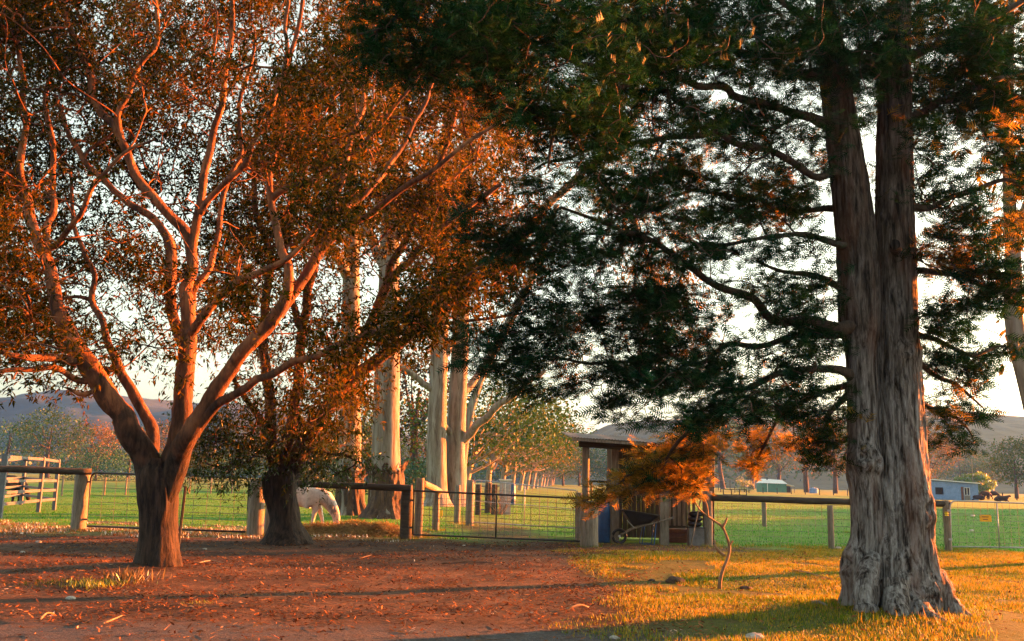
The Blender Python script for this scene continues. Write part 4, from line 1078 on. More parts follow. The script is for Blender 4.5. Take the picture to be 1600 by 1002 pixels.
# wood at the foot of the hills: one mass
n = 26000
r2 = np.random.default_rng(5)
xx = r2.uniform(-420, 520, n); yy = 405 + r2.uniform(0, 130, n) + 40 * vnoise(np.stack([xx * .02, xx * 0, xx * 0], 1), 4)
hh = (5 + 9 * vnoise(np.stack([xx * .07, yy * .07, xx * 0], 1), 8)) 
A = np.stack([xx, yy, hh * r2.uniform(.1, 1, n) ** .6], 1)
X, Y, Z = frames(r2.normal(0, 1, (n, 3)), jitter=1.5)
lv, lf = stamp(LEAF[0] * np.array([1, 2.4, 1]), LEAF[1], A, X, Y, Z, r2.uniform(1.2, 2.8, n))
tag(MB().add(lv, lf).build('far_woodland', M['leaf_far']), 'band of distant woodland at the foot of the hills beyond the paddocks', 'woodland', kind='stuff')

# ------------------------------------------------------------------ posts, rails, gates
def post(mb, p, h, r, lean=(0, 0), sides=14):
    p = np.asarray(p, float); z = np.linspace(-.3, h, 9)
    q = np.stack([p[0] + lean[0] * z, p[1] + lean[1] * z, p[2] + z], 1)
    rr = r * (1 + .10 * (vnoise(q * 3.3, 5) - .5)); rr[-1] *= .93
    mb.tube(q, rr, sides, jit=.07); return mb
def g0(px, d): p = GX(px, d); p[2] = gz(p[0], p[1])[0]; return p
def hw(px, py, d): return P(px, py, d)[2]
PG = 'fence posts of the yard and paddock fences'
def solo_post(px, d, toppy, rpx, label, mat_='wood', lean=(0, 0), extra=None):
    p = g0(px, d); h = hw(px, toppy, d) - p[2]
    t = empty('fence_post', p, label, 'post', PG)
    mb = MB(); post(mb, p, h, rpx * d / F_PX, lean); mb.build('timber', M[mat_], t, smooth=True)
    return t
def rail(px0, py0, d0, px1, py1, d1, rpx, label, mat_='wood_dark', name='rail', parent=None):
    a, b = P(px0, py0, d0), P(px1, py1, d1)
    q = np.linspace(a, b, 14); q[:, 2] += (vnoise(q * 1.3, 9) - .5) * .035
    o = MB().tube(q, rpx * (d0 + d1) / 2 / F_PX * (1 + .08 * (vnoise(q * 2.5, 3) - .5)), 12, jit=.06).build(name, M[mat_], parent, smooth=True)
    if parent is None: tag(o, label, 'rail', 'round fence rails')
    return o

def gate(p0, p1, h0, h1, label, nx_=14, nz_=7, verts=(.5,), rounded=True, mats='steel_dark', r=.021, wr=.0042, midrail=False, z0=.12, name='mesh_gate'):
    """pipe framed mesh gate from ground point p0 to p1; h = top heights"""
    p0, p1 = np.asarray(p0, float), np.asarray(p1, float)
    t = empty(name, p0, label, 'gate')
    d = p1 - p0; Lh = np.linalg.norm(d[:2]); u = d / Lh
    def pt(s, z): q = p0 + u * s * Lh; return q + np.array([0, 0, z])
    def tp(s): return h0 + (h1 - h0) * s
    bt = z0
    rr = .16 if rounded else .0
    if rounded:
        pts = [pt(0, bt)] + [pt(0, tp(0) - rr)] + [pt((rr - rr * cos(a)) / Lh, tp(0) - rr + rr * sin(a)) for a in (.4, .8, 1.2)] + [pt(rr / Lh, tp(0))] \
            + [pt(1 - rr / Lh, tp(1))] + [pt(1 - (rr - rr * cos(a)) / Lh, tp(1) - rr + rr * sin(a)) for a in (1.2, .8, .4)] + [pt(1, tp(1) - rr), pt(1, bt)]
        MB().tube(pts, r, 8).build('frame', M[mats], t, smooth=True)
    else:
        mb = MB(); mb.tube([pt(0, bt), pt(0, tp(0))], r, 8); mb.tube([pt(1, bt), pt(1, tp(1))], r, 8); mb.tube([pt(0, tp(0)), pt(1, tp(1))], r * 1.1, 8)
        mb.build('frame', M[mats], t, smooth=True)
    MB().tube([pt(0.004, bt), pt(.996, bt)], r * .96, 8).build('bottom_rail', M[mats], t, smooth=True)
    for s in verts:
        MB().tube([pt(s, bt + .01), pt(s, tp(s) - .01)], r * .9, 8).build('stile', M[mats], t, smooth=True)
    if midrail:
        MB().tube([pt(.01, bt + (h0 - bt) * .5), pt(.99, bt + (h1 - bt) * .5)], r * .7, 8).build('middle_rail', M[mats], t, smooth=True)
    mb = MB()
    for i in range(1, nx_):
        s = i / nx_ + rnd.uniform(-.002, .002); mb.tube([pt(s, bt), pt(s, tp(s))], wr, 4, cap=False)
    zz = bt
    for j in range(1, nz_):
        f_ = (j / nz_) ** 1.15
        q = [pt(s, bt + (tp(s) - bt) * f_ + rnd.uniform(-.012, .012)) for s in np.linspace(.005, .995, 9)]
        mb.tube(q, wr, 4, cap=False)
    mb.build('wire_mesh', M['wire'], t)
    for z in (.3, h0 - .25):
        MB().box(pt(-.035 / Lh, z), (.09, .03, .05)).build('hinge', M[mats], t)
    return t

DF = 26.0
solo_post(130, 27.0, 736, 11.5, 'stout pale post left of the long mesh gate, carrying the end of the dark rail', lean=(.012, 0))
rail(-60, 731, 25.5, 143, 738, 26.8, 5.2, 'dark round top rail running in from the left edge in front of the yard panels')
gate(g0(143, 26.9), g0(390, 26.0), hw(143, 739, 26.9), hw(390, 746, 26.0), 'long round cornered mesh gate behind the spreading tree', nx_=12, nz_=8, verts=(), r=.028, wr=.006)
solo_post(404, 26.0, 748, 12.5, 'stout grey post between the long mesh gate and the leafy tree')
solo_post(424, 27.3, 768, 6, 'thin post tucked behind the leafy tree trunk')
rail(398, 753, 26.0, 642, 763, 25.6, 5.0, 'dark round rail above the hay, running across the grazing horse')
solo_post(637, 25.8, 758, 9, 'dark post at the left end of the low mesh gate', 'wood_dark')
solo_post(656, 26.6, 747, 6.5, 'narrow post with wire wrapped round it just inside the low mesh gate', lean=(.01, 0))
rail(660, 754, 26.9, 687, 768, 30.2, 5, 'short orange lit rail bracing two posts behind the low gate', 'wood')
solo_post(683, 30.3, 765, 5.5, 'post at the far end of the short brace rail')
solo_post(716, 35, 758, 4.5, 'thin post standing in the grass right of the brace rail')
solo_post(735, 33, 750, 6, 'taller post hinging the rear gate')
g2 = gate(g0(648, 25.7), g0(911, 24.6), hw(648, 768, 25.7), hw(911, 779, 24.6), 'low mesh gate across the track between the dark post and the strainer post', nx_=20, nz_=8, verts=(.5,), rounded=False, r=.023, wr=.0055)
solo_post(921, 24.6, 783, 13.5, 'thick short strainer post in front of the shed, cypress spray over its top')
solo_post(905, 25.6, 770, 6, 'thin grey post behind the strainer post')
gate(g0(741, 33.2), g0(905, 31.0), hw(741, 752, 33.2), hw(905, 767, 31.0), 'second mesh gate further back across the grassy lane', nx_=14, nz_=6, verts=(.5,), r=.018, midrail=True, mats='steel')
# stock yard bits down the lane
gate(g0(745, 48), g0(790, 47), 1.25, 1.25, 'small pale pipe gate in the lane beyond the second gate', nx_=5, nz_=5, verts=(.5,), r=.03, mats='panel')
for px, d, tp_, r_, lb in [(748, 44, 757, 4.5, 'left post of the small yard in the lane'), (764, 46, 755, 5.5, 'middle post of the small yard in the lane'), (773, 45, 757, 4.5, 'dark post beside the upright white tank')]:
    solo_post(px, d, tp_, r_, lb, 'wood_dark')
t = empty('dead_shrub', g0(779, 44.5), 'bare pale twigs tangled against the white tank in the lane', 'shrub')
mb = MB()
for k in range(16):
    b = g0(779, 44.5); q = [b + np.array([rnd.uniform(-.2, .2), 0, 0])]
    for s in range(4): q.append(q[-1] + np.array([rnd.uniform(-.28, .28), rnd.uniform(-.15, .15), rnd.uniform(.18, .42)]))
    mb.tube(smooth_path(q, 2), np.linspace(.018, .005, 9), 4, cap=False)
mb.build('stems', M['wood_red'], t)
p = g0(790, 45)
t = empty('white_tank', p, 'upright pale rectangular tank standing in the lane by the avenue', 'tank')
h_ = hw(790, 752, 45); MB().box(p + [0, 0, h_ / 2], (.52, .5, h_)).build('body', M['steel'], t)
MB().box(p + [0, 0, h_ + .03], (.62, .6, .06)).build('lid', M['white_paint'], t)
MB().box(p + [0, -.265, h_ * .5], (.05, .03, h_ * .9)).build('strap', M['white_paint'], t)
def drum(px, d, label, h=.9, r=.29, rings=(.3, .6)):
    p = g0(px, d); t = empty('drum', p, label, 'drum', 'blue plastic drums')
    prof = [(0, .02), (r * .9, .0), (r, .04)]
    for z in rings: prof += [(r, h * z - .03), (r * 1.04, h * z), (r, h * z + .03)]
    prof += [(r * .99, h * .92), (r * .86, h), (r * .2, h)]
    MB().lathe(p, prof, 24).build('body', M['blue'], t, smooth=True)
    MB().lathe(p + [0, 0, h - .02], [(r * .88, 0), (r * .93, .0), (r * .93, .05), (r * .86, .05), (0, .04)], 24).build('rim', M['blue'], t)
    return t
drum(800.5, 62, 'small blue drum far down the lane right of the white tank', 1.3, .22)
t = empty('marker', g0(691, 41), 'small yellow plastic tag standing in the grass by the pale gum', 'marker')
p = g0(691, 41); MB().box(p + [0, 0, .16], (.12, .03, .26)).build('tag', M['yellow'], t); MB().tube([p - [0, 0, .1], p + [0, 0, .06]], .015, 6).build('spike', M['white_paint'], t)

# right boundary fence
solo_post(1105, 26.0, 768, 7.5, 'post at the right front corner of the shed joining the long rail')
rail(1112, 778, 25.9, 1325, 785, 25.6, 5.0, 'long dark round rail from the shed to behind the cypress trunk')
rail(1325, 785, 25.6, 1484, 787, 25.5, 5.0, 'dark round rail emerging right of the cypress trunk to the gate post')
solo_post(1296, 25.4, 790, 4.8, 'dark post midway under the long right rail', 'wood')
solo_post(1477, 25.5, 782, 5.4, 'post carrying a yellow insulator at the left end of the right gate')
solo_post(1193, 38, 780, 3.6, 'far fence post left of the dark rail post in the green paddock')
solo_post(1331, 35, 782, 3.8, 'far fence post close to the left stem of the cypress')
solo_post(1100, 43, 778, 3, 'far fence post behind the shed corner'); 
t = empty('wire_fence', g0(1200, 25.8), 'wire netting hung under the long right rail', 'fence')
mb = MB()
a, b = P(1112, 850, 26), P(1476, 857, 25.5)
a[2] = b[2] = 0
for k, z in enumerate((.12, .26, .40, .56, .74, .92, 1.1)):
    q = [a + (b - a) * s + np.array([0, .05, z + rnd.uniform(-.01, .01)]) for s in np.linspace(0, 1, 16)]
    mb.tube(q, .0038, 4, cap=False)
for s in np.linspace(0, 1, 34): mb.tube([a + (b - a) * s + np.array([0, .05, .05]), a + (b - a) * s + np.array([0, .05, 1.1])], .003, 4, cap=False)
mb.build('netting', M['wire'], t)
t = empty('wire_fence', g0(1250, 37), 'far wire netting strung between thin paddock posts', 'fence')
mb = MB(); a, b = g0(1100, 43), g0(1478, 31)
for z in (.15, .4, .65, .9, 1.1): mb.tube([a + [0, 0, z], b + [0, 0, z]], .005, 4, cap=False)
for s in np.linspace(0, 1, 40): mb.tube([a + (b - a) * s + [0, 0, .05], a + (b - a) * s + [0, 0, 1.1]], .004, 4, cap=False)
mb.build('netting', M['wire'], t)
g3 = gate(g0(1483, 25.4), g0(1680, 25.6), hw(1483, 783, 25.4), hw(1680, 790, 25.6), 'silver mesh gate at the right edge with an orange sign wired to it', nx_=17, nz_=8, verts=(.37,), rounded=True, mats='steel', r=.018)
sp_ = P(1540, 810, 25.38)
t = tag(empty('warning_sign', sp_), 'small orange rectangular sign hanging on the right gate mesh', 'sign')
MB().box(sp_, (.30, .006, .17)).build('plate', M['sign'], t)
for dz, wd in ((.035, .17), (-.03, .12)): MB().box(sp_ + np.array([-.01, -.006, dz]), (wd, .004, .018)).build('printed_line', M['brown'], t)
for dx in (-.13, .13): MB().box(sp_ + np.array([dx, -.006, .07]), (.015, .01, .015)).build('wire_tie', M['steel'], t)
ip = P(1479, 803, 25.2)
t = tag(empty('insulator', ip), 'yellow electric fence insulator on the right gate post', 'insulator')
MB().lathe(ip - [0, 0, .05], [(0, 0), (.05, 0), (.035, .03), (.06, .05), (.035, .07), (.05, .1), (0, .1)], 12).build('body', M['yellow'], t)
MB().box(ip + [0, .08, 0], (.03, .12, .03)).build('bracket', M['black'], t)
t = empty('electric_wire', P(1483, 804, 25.1), 'thin electric wire stretched from the yellow insulator to gate handles', 'wire')
MB().tube([P(1482, 804, 25.2), P(1520, 806, 25.25)], .005, 5).build('strand', M['wire'], t)
for pp in (P(1520, 806, 25.25), P(1518, 829, 25.3)):
    MB().tube([pp - [.05, 0, 0], pp + [.05, 0, 0]], .022, 8).build('handle', M['white_paint'], t, smooth=True)

# far paddock fence and low rack
t = empty('rack', g0(1146, 118), 'low dark rail rack standing in the far golden paddock', 'rack')
mb = MB(); a = g0(1130, 118); b = g0(1166, 118)
for z in (.35, 1.0): MB().beam(a + [0, 0, z], b + [0, 0, z], .09).build('rack_rail', M['wood_dark'], t)
for s in (0, .35, .7, 1): MB().beam(a + (b - a) * s, a + (b - a) * s + [0, 0, 1.05], .1).build('leg', M['wood_dark'], t)
t = empty('paddock_fence', g0(1300, 160), 'row of small posts and wire at the far edge of the golden paddock', 'fence')
for k in range(26):
    p = g0(1060 + k * 22, 200 - k * 2); MB().beam(p, p + [0, 0, 1.15], .13).build('stake', M['wood_dark'], t)
t = empty('paddock_fence', g0(300, 100), 'thin post and wire fence across the left paddock behind the spreading tree', 'fence')
for k in range(12):
    p = g0(100 + k * 33, 62 + k * 2.6); MB().tube([p, p + [0, 0, 1.25]], .06, 7).build('stake', M['wood'], t)
mb = MB()
for z in (.5, 1.1): mb.tube([g0(100, 62) + [0, 0, z], g0(463, 90.6) + [0, 0, z]], .006, 4)
mb.build('wires', M['wire'], t)

# leaning steel picket by the spreading tree
a = P(276, 866, 17.6); a[2] = -.1; b = P(290, 760, 17.6)
o = MB().beam(a, b, .045, .02).beam(a + np.array([0, .0, 0]), b, .015, .05).build('steel_picket', M['steel_dark'])
tag(o, 'dark steel picket leaning beside the spreading tree trunk', 'picket')

# yard panels at left
t = empty('yard_panels', g0(30, 36), 'steel stock yard panels at the left edge, the nearest lit orange', 'stock yard')
H = 2.1
pts = {'A': g0(6, 32.5), 'B': g0(66, 37.5), 'C': g0(90, 41), 'D': g0(38, 44.5), 'E': g0(-25, 40)}
def panel(a, b, nm):
    for z in (.45, .83, 1.21, 1.6, 2.02):
        MB().beam(a + [0, 0, z], b + [0, 0, z], .045, .10).build('panel_rail', M['panel'], t)
panel(pts['A'], pts['B'], 'a'); panel(pts['B'], pts['C'], 'b'); panel(pts['C'], pts['D'], 'c'); panel(pts['D'], pts['E'], 'd')
panel(pts['E'], pts['A'], 'e')
for k, p in pts.items():
    MB().box(p + [0, 0, H / 2], (.14 if k != 'A' else .2, .09, H)).build('upright', M['panel'], t)

# ------------------------------------------------------------------ shed
def proj_x(px, d): return GX(px, d)[0]
sA = g0(914, 25.4); xL = sA[0]; xR = proj_x(1108, 26.0)
yF, yB = 25.6, 28.6
t = empty('shed', (xL, yF, 0), 'open fronted timber shed with an iron roof beyond the low gate', 'shed')
zF = hw(893, 684, 25.0)
# roof: three corrugated sheets falling to the front
def roof_sheet(x0, x1, dz):
    nx2 = int((x1 - x0) / .02); X_ = np.linspace(x0, x1, nx2); Yv = np.array([25.0, 29.1]); zv = [zF + dz, zF + .32 + dz]
    V = []; 
    for y, z in zip(Yv, zv):
        V.append(np.stack([X_, np.full(nx2, y), z + .012 * np.sin(X_ * 2 * pi / .08) - (X_ - xL) * .05], 1))
    V.append(V[0] - [0, 0, .012]); V.append(V[1] - [0, 0, .012])
    V = np.concatenate(V); i = np.arange(nx2 - 1)
    MB().add(V, np.concatenate([np.stack([i, i + 1, i + nx2 + 1, i + nx2], 1), np.stack([i, i + 2 * nx2, i + 2 * nx2 + 1, i + 1], 1),
                                np.stack([i + 2 * nx2, i + 3 * nx2, i + 3 * nx2 + 1, i + 2 * nx2 + 1], 1)])).build('roof_sheet', M['iron'], t)
x0 = xL - .42; xe = xR + .3
ws = (xe - x0) / 4
for k in range(4): roof_sheet(x0 + k * ws - (.04 if k else 0), x0 + (k + 1) * ws, .006 * (k % 2))
def zr(x, y): return zF + .32 * (y - 25.0) / 4.1 - (x - xL) * .05
MB().beam((x0 + .05, 25.02, zr(x0, 25.02) - .06), (xe - .02, 25.02, zr(xe, 25.02) - .06), .05, .07).build('fascia', M['wood'], t)
MB().beam((xL - .15, yF, zr(xL, yF) - .16), (xR, yF, zr(xR, yF) - .16), .12, .2).build('beam', M['wood_dark'], t)
MB().beam((xL - .1, yB, zr(xL, yB) - .12), (xR, yB, zr(xR, yB) - .12), .1, .16).build('beam', M['wood_dark'], t)
for k in range(4): 
    x = xL + .1 + k * (xR - xL - .2) / 3
    MB().beam((x, 25.1, zr(x, 25.1) - .06), (x, 29, zr(x, 29) - .06), .05, .08).build('rafter', M['wood'], t)
def spost(px, d, r, top=None, sq=False):
    p = g0(px, d); mb = MB(); h = (zr(p[0], d) - .05 if top is None else top)
    if sq: mb.box(p + [0, 0, h / 2], (r * 2, r * 2, h))
    else: post(mb, p, h, r)
    mb.build('post', M['wood'], t, smooth=not sq); return p
spost(915, 25.7, .095)
pM = spost(961, 26.3, .10, sq=True)
spost(1037, 25.9, .115, hw(1037, 772, 25.9), True)
spost(915, 28.6, .09); spost(1105, 28.6, .09)
pR = spost(1106, 26.35, .11, sq=True)
# side wall under the middle post and back wall, board by board
bw = .135
xa = pM[0] + .06; nb = int((xR - xa) / bw)
brd = None
for k in range(nb):
    x = xa + (k + .5) * bw; h = zr(x, yB) - .15
    o = MB().box((x, yB - .06 + rnd.uniform(-.008, .008), h / 2 + .02), (bw - .006, .022, h)).build('board', M['board'], t)
for k in range(15):                                             # dividing wall running back from the middle post
    y = 26.5 + k * .14; h = zr(pM[0], y) - .12
    MB().box((pM[0] + .02, y, h / 2 + .02), (.022, .134, h)).build('board', M['board'], t)
# slatted half wall in the right bay
xs0 = proj_x(1043, 26.1); xs1 = proj_x(1098, 26.1)
ns = 7; zt = hw(1060, 775, 26.1); zb = hw(1060, 824, 26.1)
for k in range(ns):
    x = xs0 + (k + .5) * (xs1 - xs0) / ns
    MB().box((x, 26.15 + .9, (zt + zb) / 2), ((xs1 - xs0) / ns * .6, .02, zt - zb)).build('slat', M['wood'], t)
MB().box(((xs0 + xs1) / 2, 27.08, zb - .02), (xs1 - xs0, .05, .07)).build('slat_rail', M['wood_dark'], t)
for k in range(int((zr(xR, 27) - zt - .5) / .16)):              # boards over the right bay
    z = zt + .42 + k * .16
    MB().box(((pM[0] + xR) / 2 + .3, 26.2, z), (xR - pM[0] - .7, .022, .145)).build('board', M['board'], t)
MB().beam((pM[0] + .5, 26.0, zt + .06), (xR, 26.0, zt + .0), .09, .13).build('counter_rail', M['wood_dark'], t)
# shed contents
drum(944, 26.3, 'blue plastic drum standing in the open bay of the shed', hw(944, 783, 26.3), .17 + .0, ())
t = empty('pipe_rail', g0(930, 31), 'black pipe rail behind the open bay of the shed', 'rail')
a, b = P(918, 752, 31), P(952, 753, 31)
MB().tube([a, b], .035, 8).build('rail_pipe', M['black'], t)
for px in (924, 949): p = P(px, 753, 31); q = p.copy(); q[2] = 0; MB().tube([q, p], .03, 8).build('upright', M['black'], t)
# wheelbarrow
wb = g0(1002, 25.8)
t = empty('wheelbarrow', wb, 'black wheelbarrow with blue legs parked in the mouth of the shed', 'wheelbarrow')
def Lc(x, y, z): return wb + np.array([x, y, z])
tray = MB(); bot = [(-.24, -.2), (.2, -.2), (.2, .2), (-.24, .2)]; top_ = [(-.52, -.34), (.42, -.34), (.42, .34), (-.52, .34)]
Vt = [Lc(x, y, .50 + (.06 if x > 0 else -.02)) for x, y in bot] + [Lc(x, y, .86 + (-.10 if x > 0 else .02)) for x, y in top_]
Vi = [v_ * 1 for v_ in Vt]; 
tray.add(np.array(Vt), [[3, 2, 1, 0], [0, 1, 5, 4], [1, 2, 6, 5], [2, 3, 7, 6], [3, 0, 4, 7]])
tray.add(np.array([v_ + (Lc(-.03, 0, .8) - v_) * .05 + np.array([0, 0, .012]) for v_ in Vt]), [[0, 1, 2, 3], [4, 5, 1, 0], [5, 6, 2, 1], [6, 7, 3, 2], [7, 4, 0, 3]])
tray.build('tray', M['black'], t)
MB().tube([Vt[4], Vt[5], Vt[6], Vt[7], Vt[4]], .016, 8).build('tray_rim', M['black'], t, smooth=True)
for s in (-.2, .2):
    MB().tube(smooth_path([Lc(-.58, s * .3, .22), Lc(-.2, s * .8, .42), Lc(.3, s * 1.2, .56), Lc(.78, s * 1.5, .72)], 3), .02, 8).build('handle', M['wood'], t, smooth=True)
    MB().tube([Lc(.06, s, .48), Lc(-.02, s * 1.25, .02), Lc(.30, s * 1.25, .02), Lc(.36, s, .56)], .017, 8).build('leg', M['blue'], t, smooth=True)
ang = np.linspace(0, 2 * pi, 21)
MB().tube([Lc(-.58 + .17 * cos(a), 0, .20 + .17 * sin(a)) for a in ang], .04, 8, cap=False).build('wheel', M['black'], t, smooth=True)
MB().tube([Lc(-.58, -.09, .2), Lc(-.58, .09, .2)], .03, 10).build('axle', M['steel'], t)
MB().tube([Lc(-.20, -.16, .42), Lc(-.40, -.2, .62)], .014, 6).build('strut', M['steel'], t)
p = g0(1057, 27.2)
t = tag(empty('timber_bin', p), 'brown timber bin under the slats in the right bay of the shed', 'bin')
for k in range(3): MB().box(p + [0, 0, .07 + k * .125], (.66, .4, .115)).build('plank', M['brick_box'], t)
MB().box(p + [-.30, -.205, .19], (.06, .02, .38)).build('cleat', M['brown'], t); MB().box(p + [.30, -.205, .19], (.06, .02, .38)).build('cleat', M['brown'], t)
p = g0(1086, 26.0)
t = tag(empty('feed_box', p), 'grey metal box holding dark bags at the right end of the shed', 'box')
hb = hw(1086, 824, 26.0)
MB().box(p + [0, 0, hb / 2], (.40, .34, hb)).build('body', M['box'], t); MB().box(p + [0, 0, hb + .012], (.43, .37, .024)).build('lid', M['steel_dark'], t)
t = tag(empty('feed_bags', p + [0, 0, hb + .024]), 'dark bags heaped on the grey metal box', 'bags')
for k in range(3):
    c = p + [rnd.uniform(-.05, .05), 0, hb + .10 + k * .13]
    MB().lathe(c - [0, 0, .07], [(0, 0), (.14, .0), (.20, .05), (.19, .10), (.10, .14), (0, .14)], 14).build('bag', M['black'], t, smooth=True)
a = P(1079, 846, 25.5); a[2] = 0; b = P(1101, 752, 25.65)
t = tag(empty('prop_pole', a), 'pale thin pole leaning against the right corner of the shed', 'pole')
MB().tube(np.linspace(a, b, 5), .018, 8).build('shaft', M['wood'], t, smooth=True); MB().tube([b, b + (b - a) * .02], .024, 8).build('ferrule', M['steel'], t)
a = P(1115, 846, 26.1); a[2] = 0
tag(MB().tube([a, P(1115, 700, 26.1)], .02, 8).build('downpipe', M['steel_dark'], bpy.data.objects['shed']), None)

# green shed
p = g0(1209, 218)
t = empty('farm_shed', p, 'green walled farm shed with pale roof beyond the golden paddock', 'shed')
def PXm(px, d): return GX(px, d)[0]
x0, x1 = PXm(1190, 218), PXm(1228, 218); hE = 2.0; hR = 2.9; w1 = (x1 - x0)
MB().box(((x0 + x1) / 2, 220, hE / 2), (w1, 5, hE)).build('wall', M['green_wall'], t)
xm = x0 + w1 * .38
rf = MB().add([(x0 - .1, 217.3, hE), (x1 + .1, 217.3, hE - .1), (x1 - .3, 220, hR - .2), (x0 + .5, 220, hR), (x0 - .1, 222.6, hE), (x1 + .1, 222.6, hE - .1),
               (x0 - .1, 217.3, hE + .08), (x1 + .1, 217.3, hE - .02), (x1 - .3, 220, hR - .12), (x0 + .5, 220, hR + .08), (x0 - .1, 222.6, hE + .08), (x1 + .1, 222.6, hE - .02)],
              [[6, 7, 8, 9], [9, 8, 11, 10], [0, 1, 7, 6], [0, 3, 2, 1], [3, 4, 5, 2], [4, 10, 11, 5]])
rf.add([(x0 - .1, 217.3, hE), (x0 + .5, 220, hR), (x0 - .1, 222.6, hE)], [[0, 1, 2]])
o = rf.build('roof', M['white_roof'], t); MB().box((x0 + 1.5, 219, hR + .1), (.25, .25, .5)).build('flue', M['steel_dark'], o, origin=t.location)
MB().box((xm - .9, 217.46, hE * .5), (.12, .05, hE - .1)).build('corner_strip', M['white_paint'], t)
xl = PXm(1240, 218)
MB().add([(x1, 217.2, 1.75), (xl, 217.2, 1.4), (xl, 221, 1.4), (x1, 221, 1.75), (x1, 217.2, 1.85), (xl, 217.2, 1.5), (xl, 221, 1.5), (x1, 221, 1.85)],
         [[4, 5, 6, 7], [0, 3, 2, 1], [0, 1, 5, 4], [1, 2, 6, 5]]).build('lean_to_roof', M['white_roof'], t)
MB().box(((x1 + xl) / 2, 220.5, .7), (xl - x1, .1, 1.4)).build('lean_to_wall', M['black'], t)
MB().beam((xl - .05, 217.3, 0), (xl - .05, 217.3, 1.45), .12).build('post', M['wood'], t)
p = g0(1138, 250)
t = tag(empty('open_shelter', p), 'low dark open shelter at the far treeline behind the rack', 'shelter')
MB().box(p + [0, 0, 2.6], (6.5, 4, .12)).build('roof', M['iron'], t)
for dx in (-3, 0, 3): MB().beam(p + [dx, -1.9, 0], p + [dx, -1.9, 2.6], .15).build('post', M['wood_dark'], t)
p = g0(1271, 215)
t = tag(empty('water_tank', p), 'small pale blue tank under the golden tree', 'tank')
MB().lathe(p, [(0, 0), (.95, 0), (.95, 1.0), (.75, 1.15), (0, 1.2)], 20).build('body', M['blue_wall'], t, smooth=False); MB().lathe(p + [0, 0, 1.18], [(.25, 0), (.25, .1), (0, .1)], 12).build('lid', M['steel'], t)

# blue shed
D = 140
x0, x1 = PXm(1438, D), PXm(1528, D); t = empty('farm_shed', ((x0 + x1) / 2, D, 0), 'faded blue shed with pale roof and brown door right of the cypress trunk', 'shed')
hz_ = 2.35
xo0, xo1 = PXm(1461, D), PXm(1474, D)
# front wall built round its openings
def wallbox(a, b, z0_, z1_, y=D, th=.12, nm='wall', mt='blue_wall'): return MB().box(((a + b) / 2, y, (z0_ + z1_) / 2), (b - a, th, z1_ - z0_)).build(nm, M[mt], t)
xd0, xd1 = PXm(1501, D), PXm(1505.5, D); xw0, xw1 = PXm(1506, D), PXm(1515, D)
wallbox(x0, xo0, 0, hz_); wallbox(xo0, xo1, 0, .75); wallbox(xo0, xo1, 1.75, hz_); wallbox(xo1, xd0, 0, hz_); wallbox(xd0, xd1, 1.9, hz_)
wallbox(xd1, xw0, 0, hz_); wallbox(xw0, xw1, 0, .7, mt='wood'); wallbox(xw0, xw1, 1.8, hz_); wallbox(xw1, x1, 0, hz_)
wallbox(xd0, xd1, .02, 1.9, D + .03, .05, 'door', 'brown')
wallbox(xo0, xo1, .75, 1.75, D + .5, .02, 'dark_opening', 'black')  # black sheet behind the open window, standing in for the shade inside
wm = (xw0 + xw1) / 2
f_ = MB(); f_.box((wm, D - .02, 1.25), (.07, .08, 1.1)); f_.box((xw0 + .03, D - .02, 1.25), (.06, .08, 1.1)); f_.box((xw1 - .03, D - .02, 1.25), (.06, .08, 1.1)); f_.box((wm, D - .02, .72), (xw1 - xw0, .08, .05)); f_.box((wm, D - .02, 1.78), (xw1 - xw0, .08, .05))
fo = f_.build('window', M['white_paint'], t)
for a, b in ((xw0 + .06, wm - .035), (wm + .035, xw1 - .06)):
    MB().box(((a + b) / 2, D + .01, 1.25), (b - a, .02, 1.0)).build('pane', M['glass_dark'], fo, origin=t.location)
for (a, b) in (((x0, D + .06), (x0, D + 5)), ((x1, D + .06), (x1, D + 5))):
    MB().beam((a[0], a[1], hz_ / 2), (b[0], b[1], hz_ / 2), .1, hz_).build('wall', M['blue_wall'], t)
MB().box(((x0 + x1) / 2, D + 5, hz_ / 2), (x1 - x0, .1, hz_)).build('wall', M['blue_wall'], t)
MB().add([(x0 - .3, D - .4, hz_ + .55), (x1 + .2, D - .4, hz_ + .02), (x1 + .2, D + 5.3, hz_ + .02), (x0 - .3, D + 5.3, hz_ + .55)] + [(x0 - .3, D - .4, hz_ + .67), (x1 + .2, D - .4, hz_ + .14), (x1 + .2, D + 5.3, hz_ + .14), (x0 - .3, D + 5.3, hz_ + .67)],
         [[4, 5, 6, 7], [3, 2, 1, 0], [0, 1, 5, 4], [1, 2, 6, 5], [3, 0, 4, 7]]).build('roof', M['white_roof'], t)
MB().add([(x0, D - .05, hz_), (x1, D - .05, hz_), (x0, D - .05, hz_ + .5)], [[0, 1, 2]]).build('gable', M['blue_wall'], t)
p = g0(1521, 150); o = MB().tube([p, p + [0, 0, 6.2]], .07, 8).build('utility_pole', M['wood']); tag(o, 'thin pole rising behind the blue shed beside the willow', 'pole')

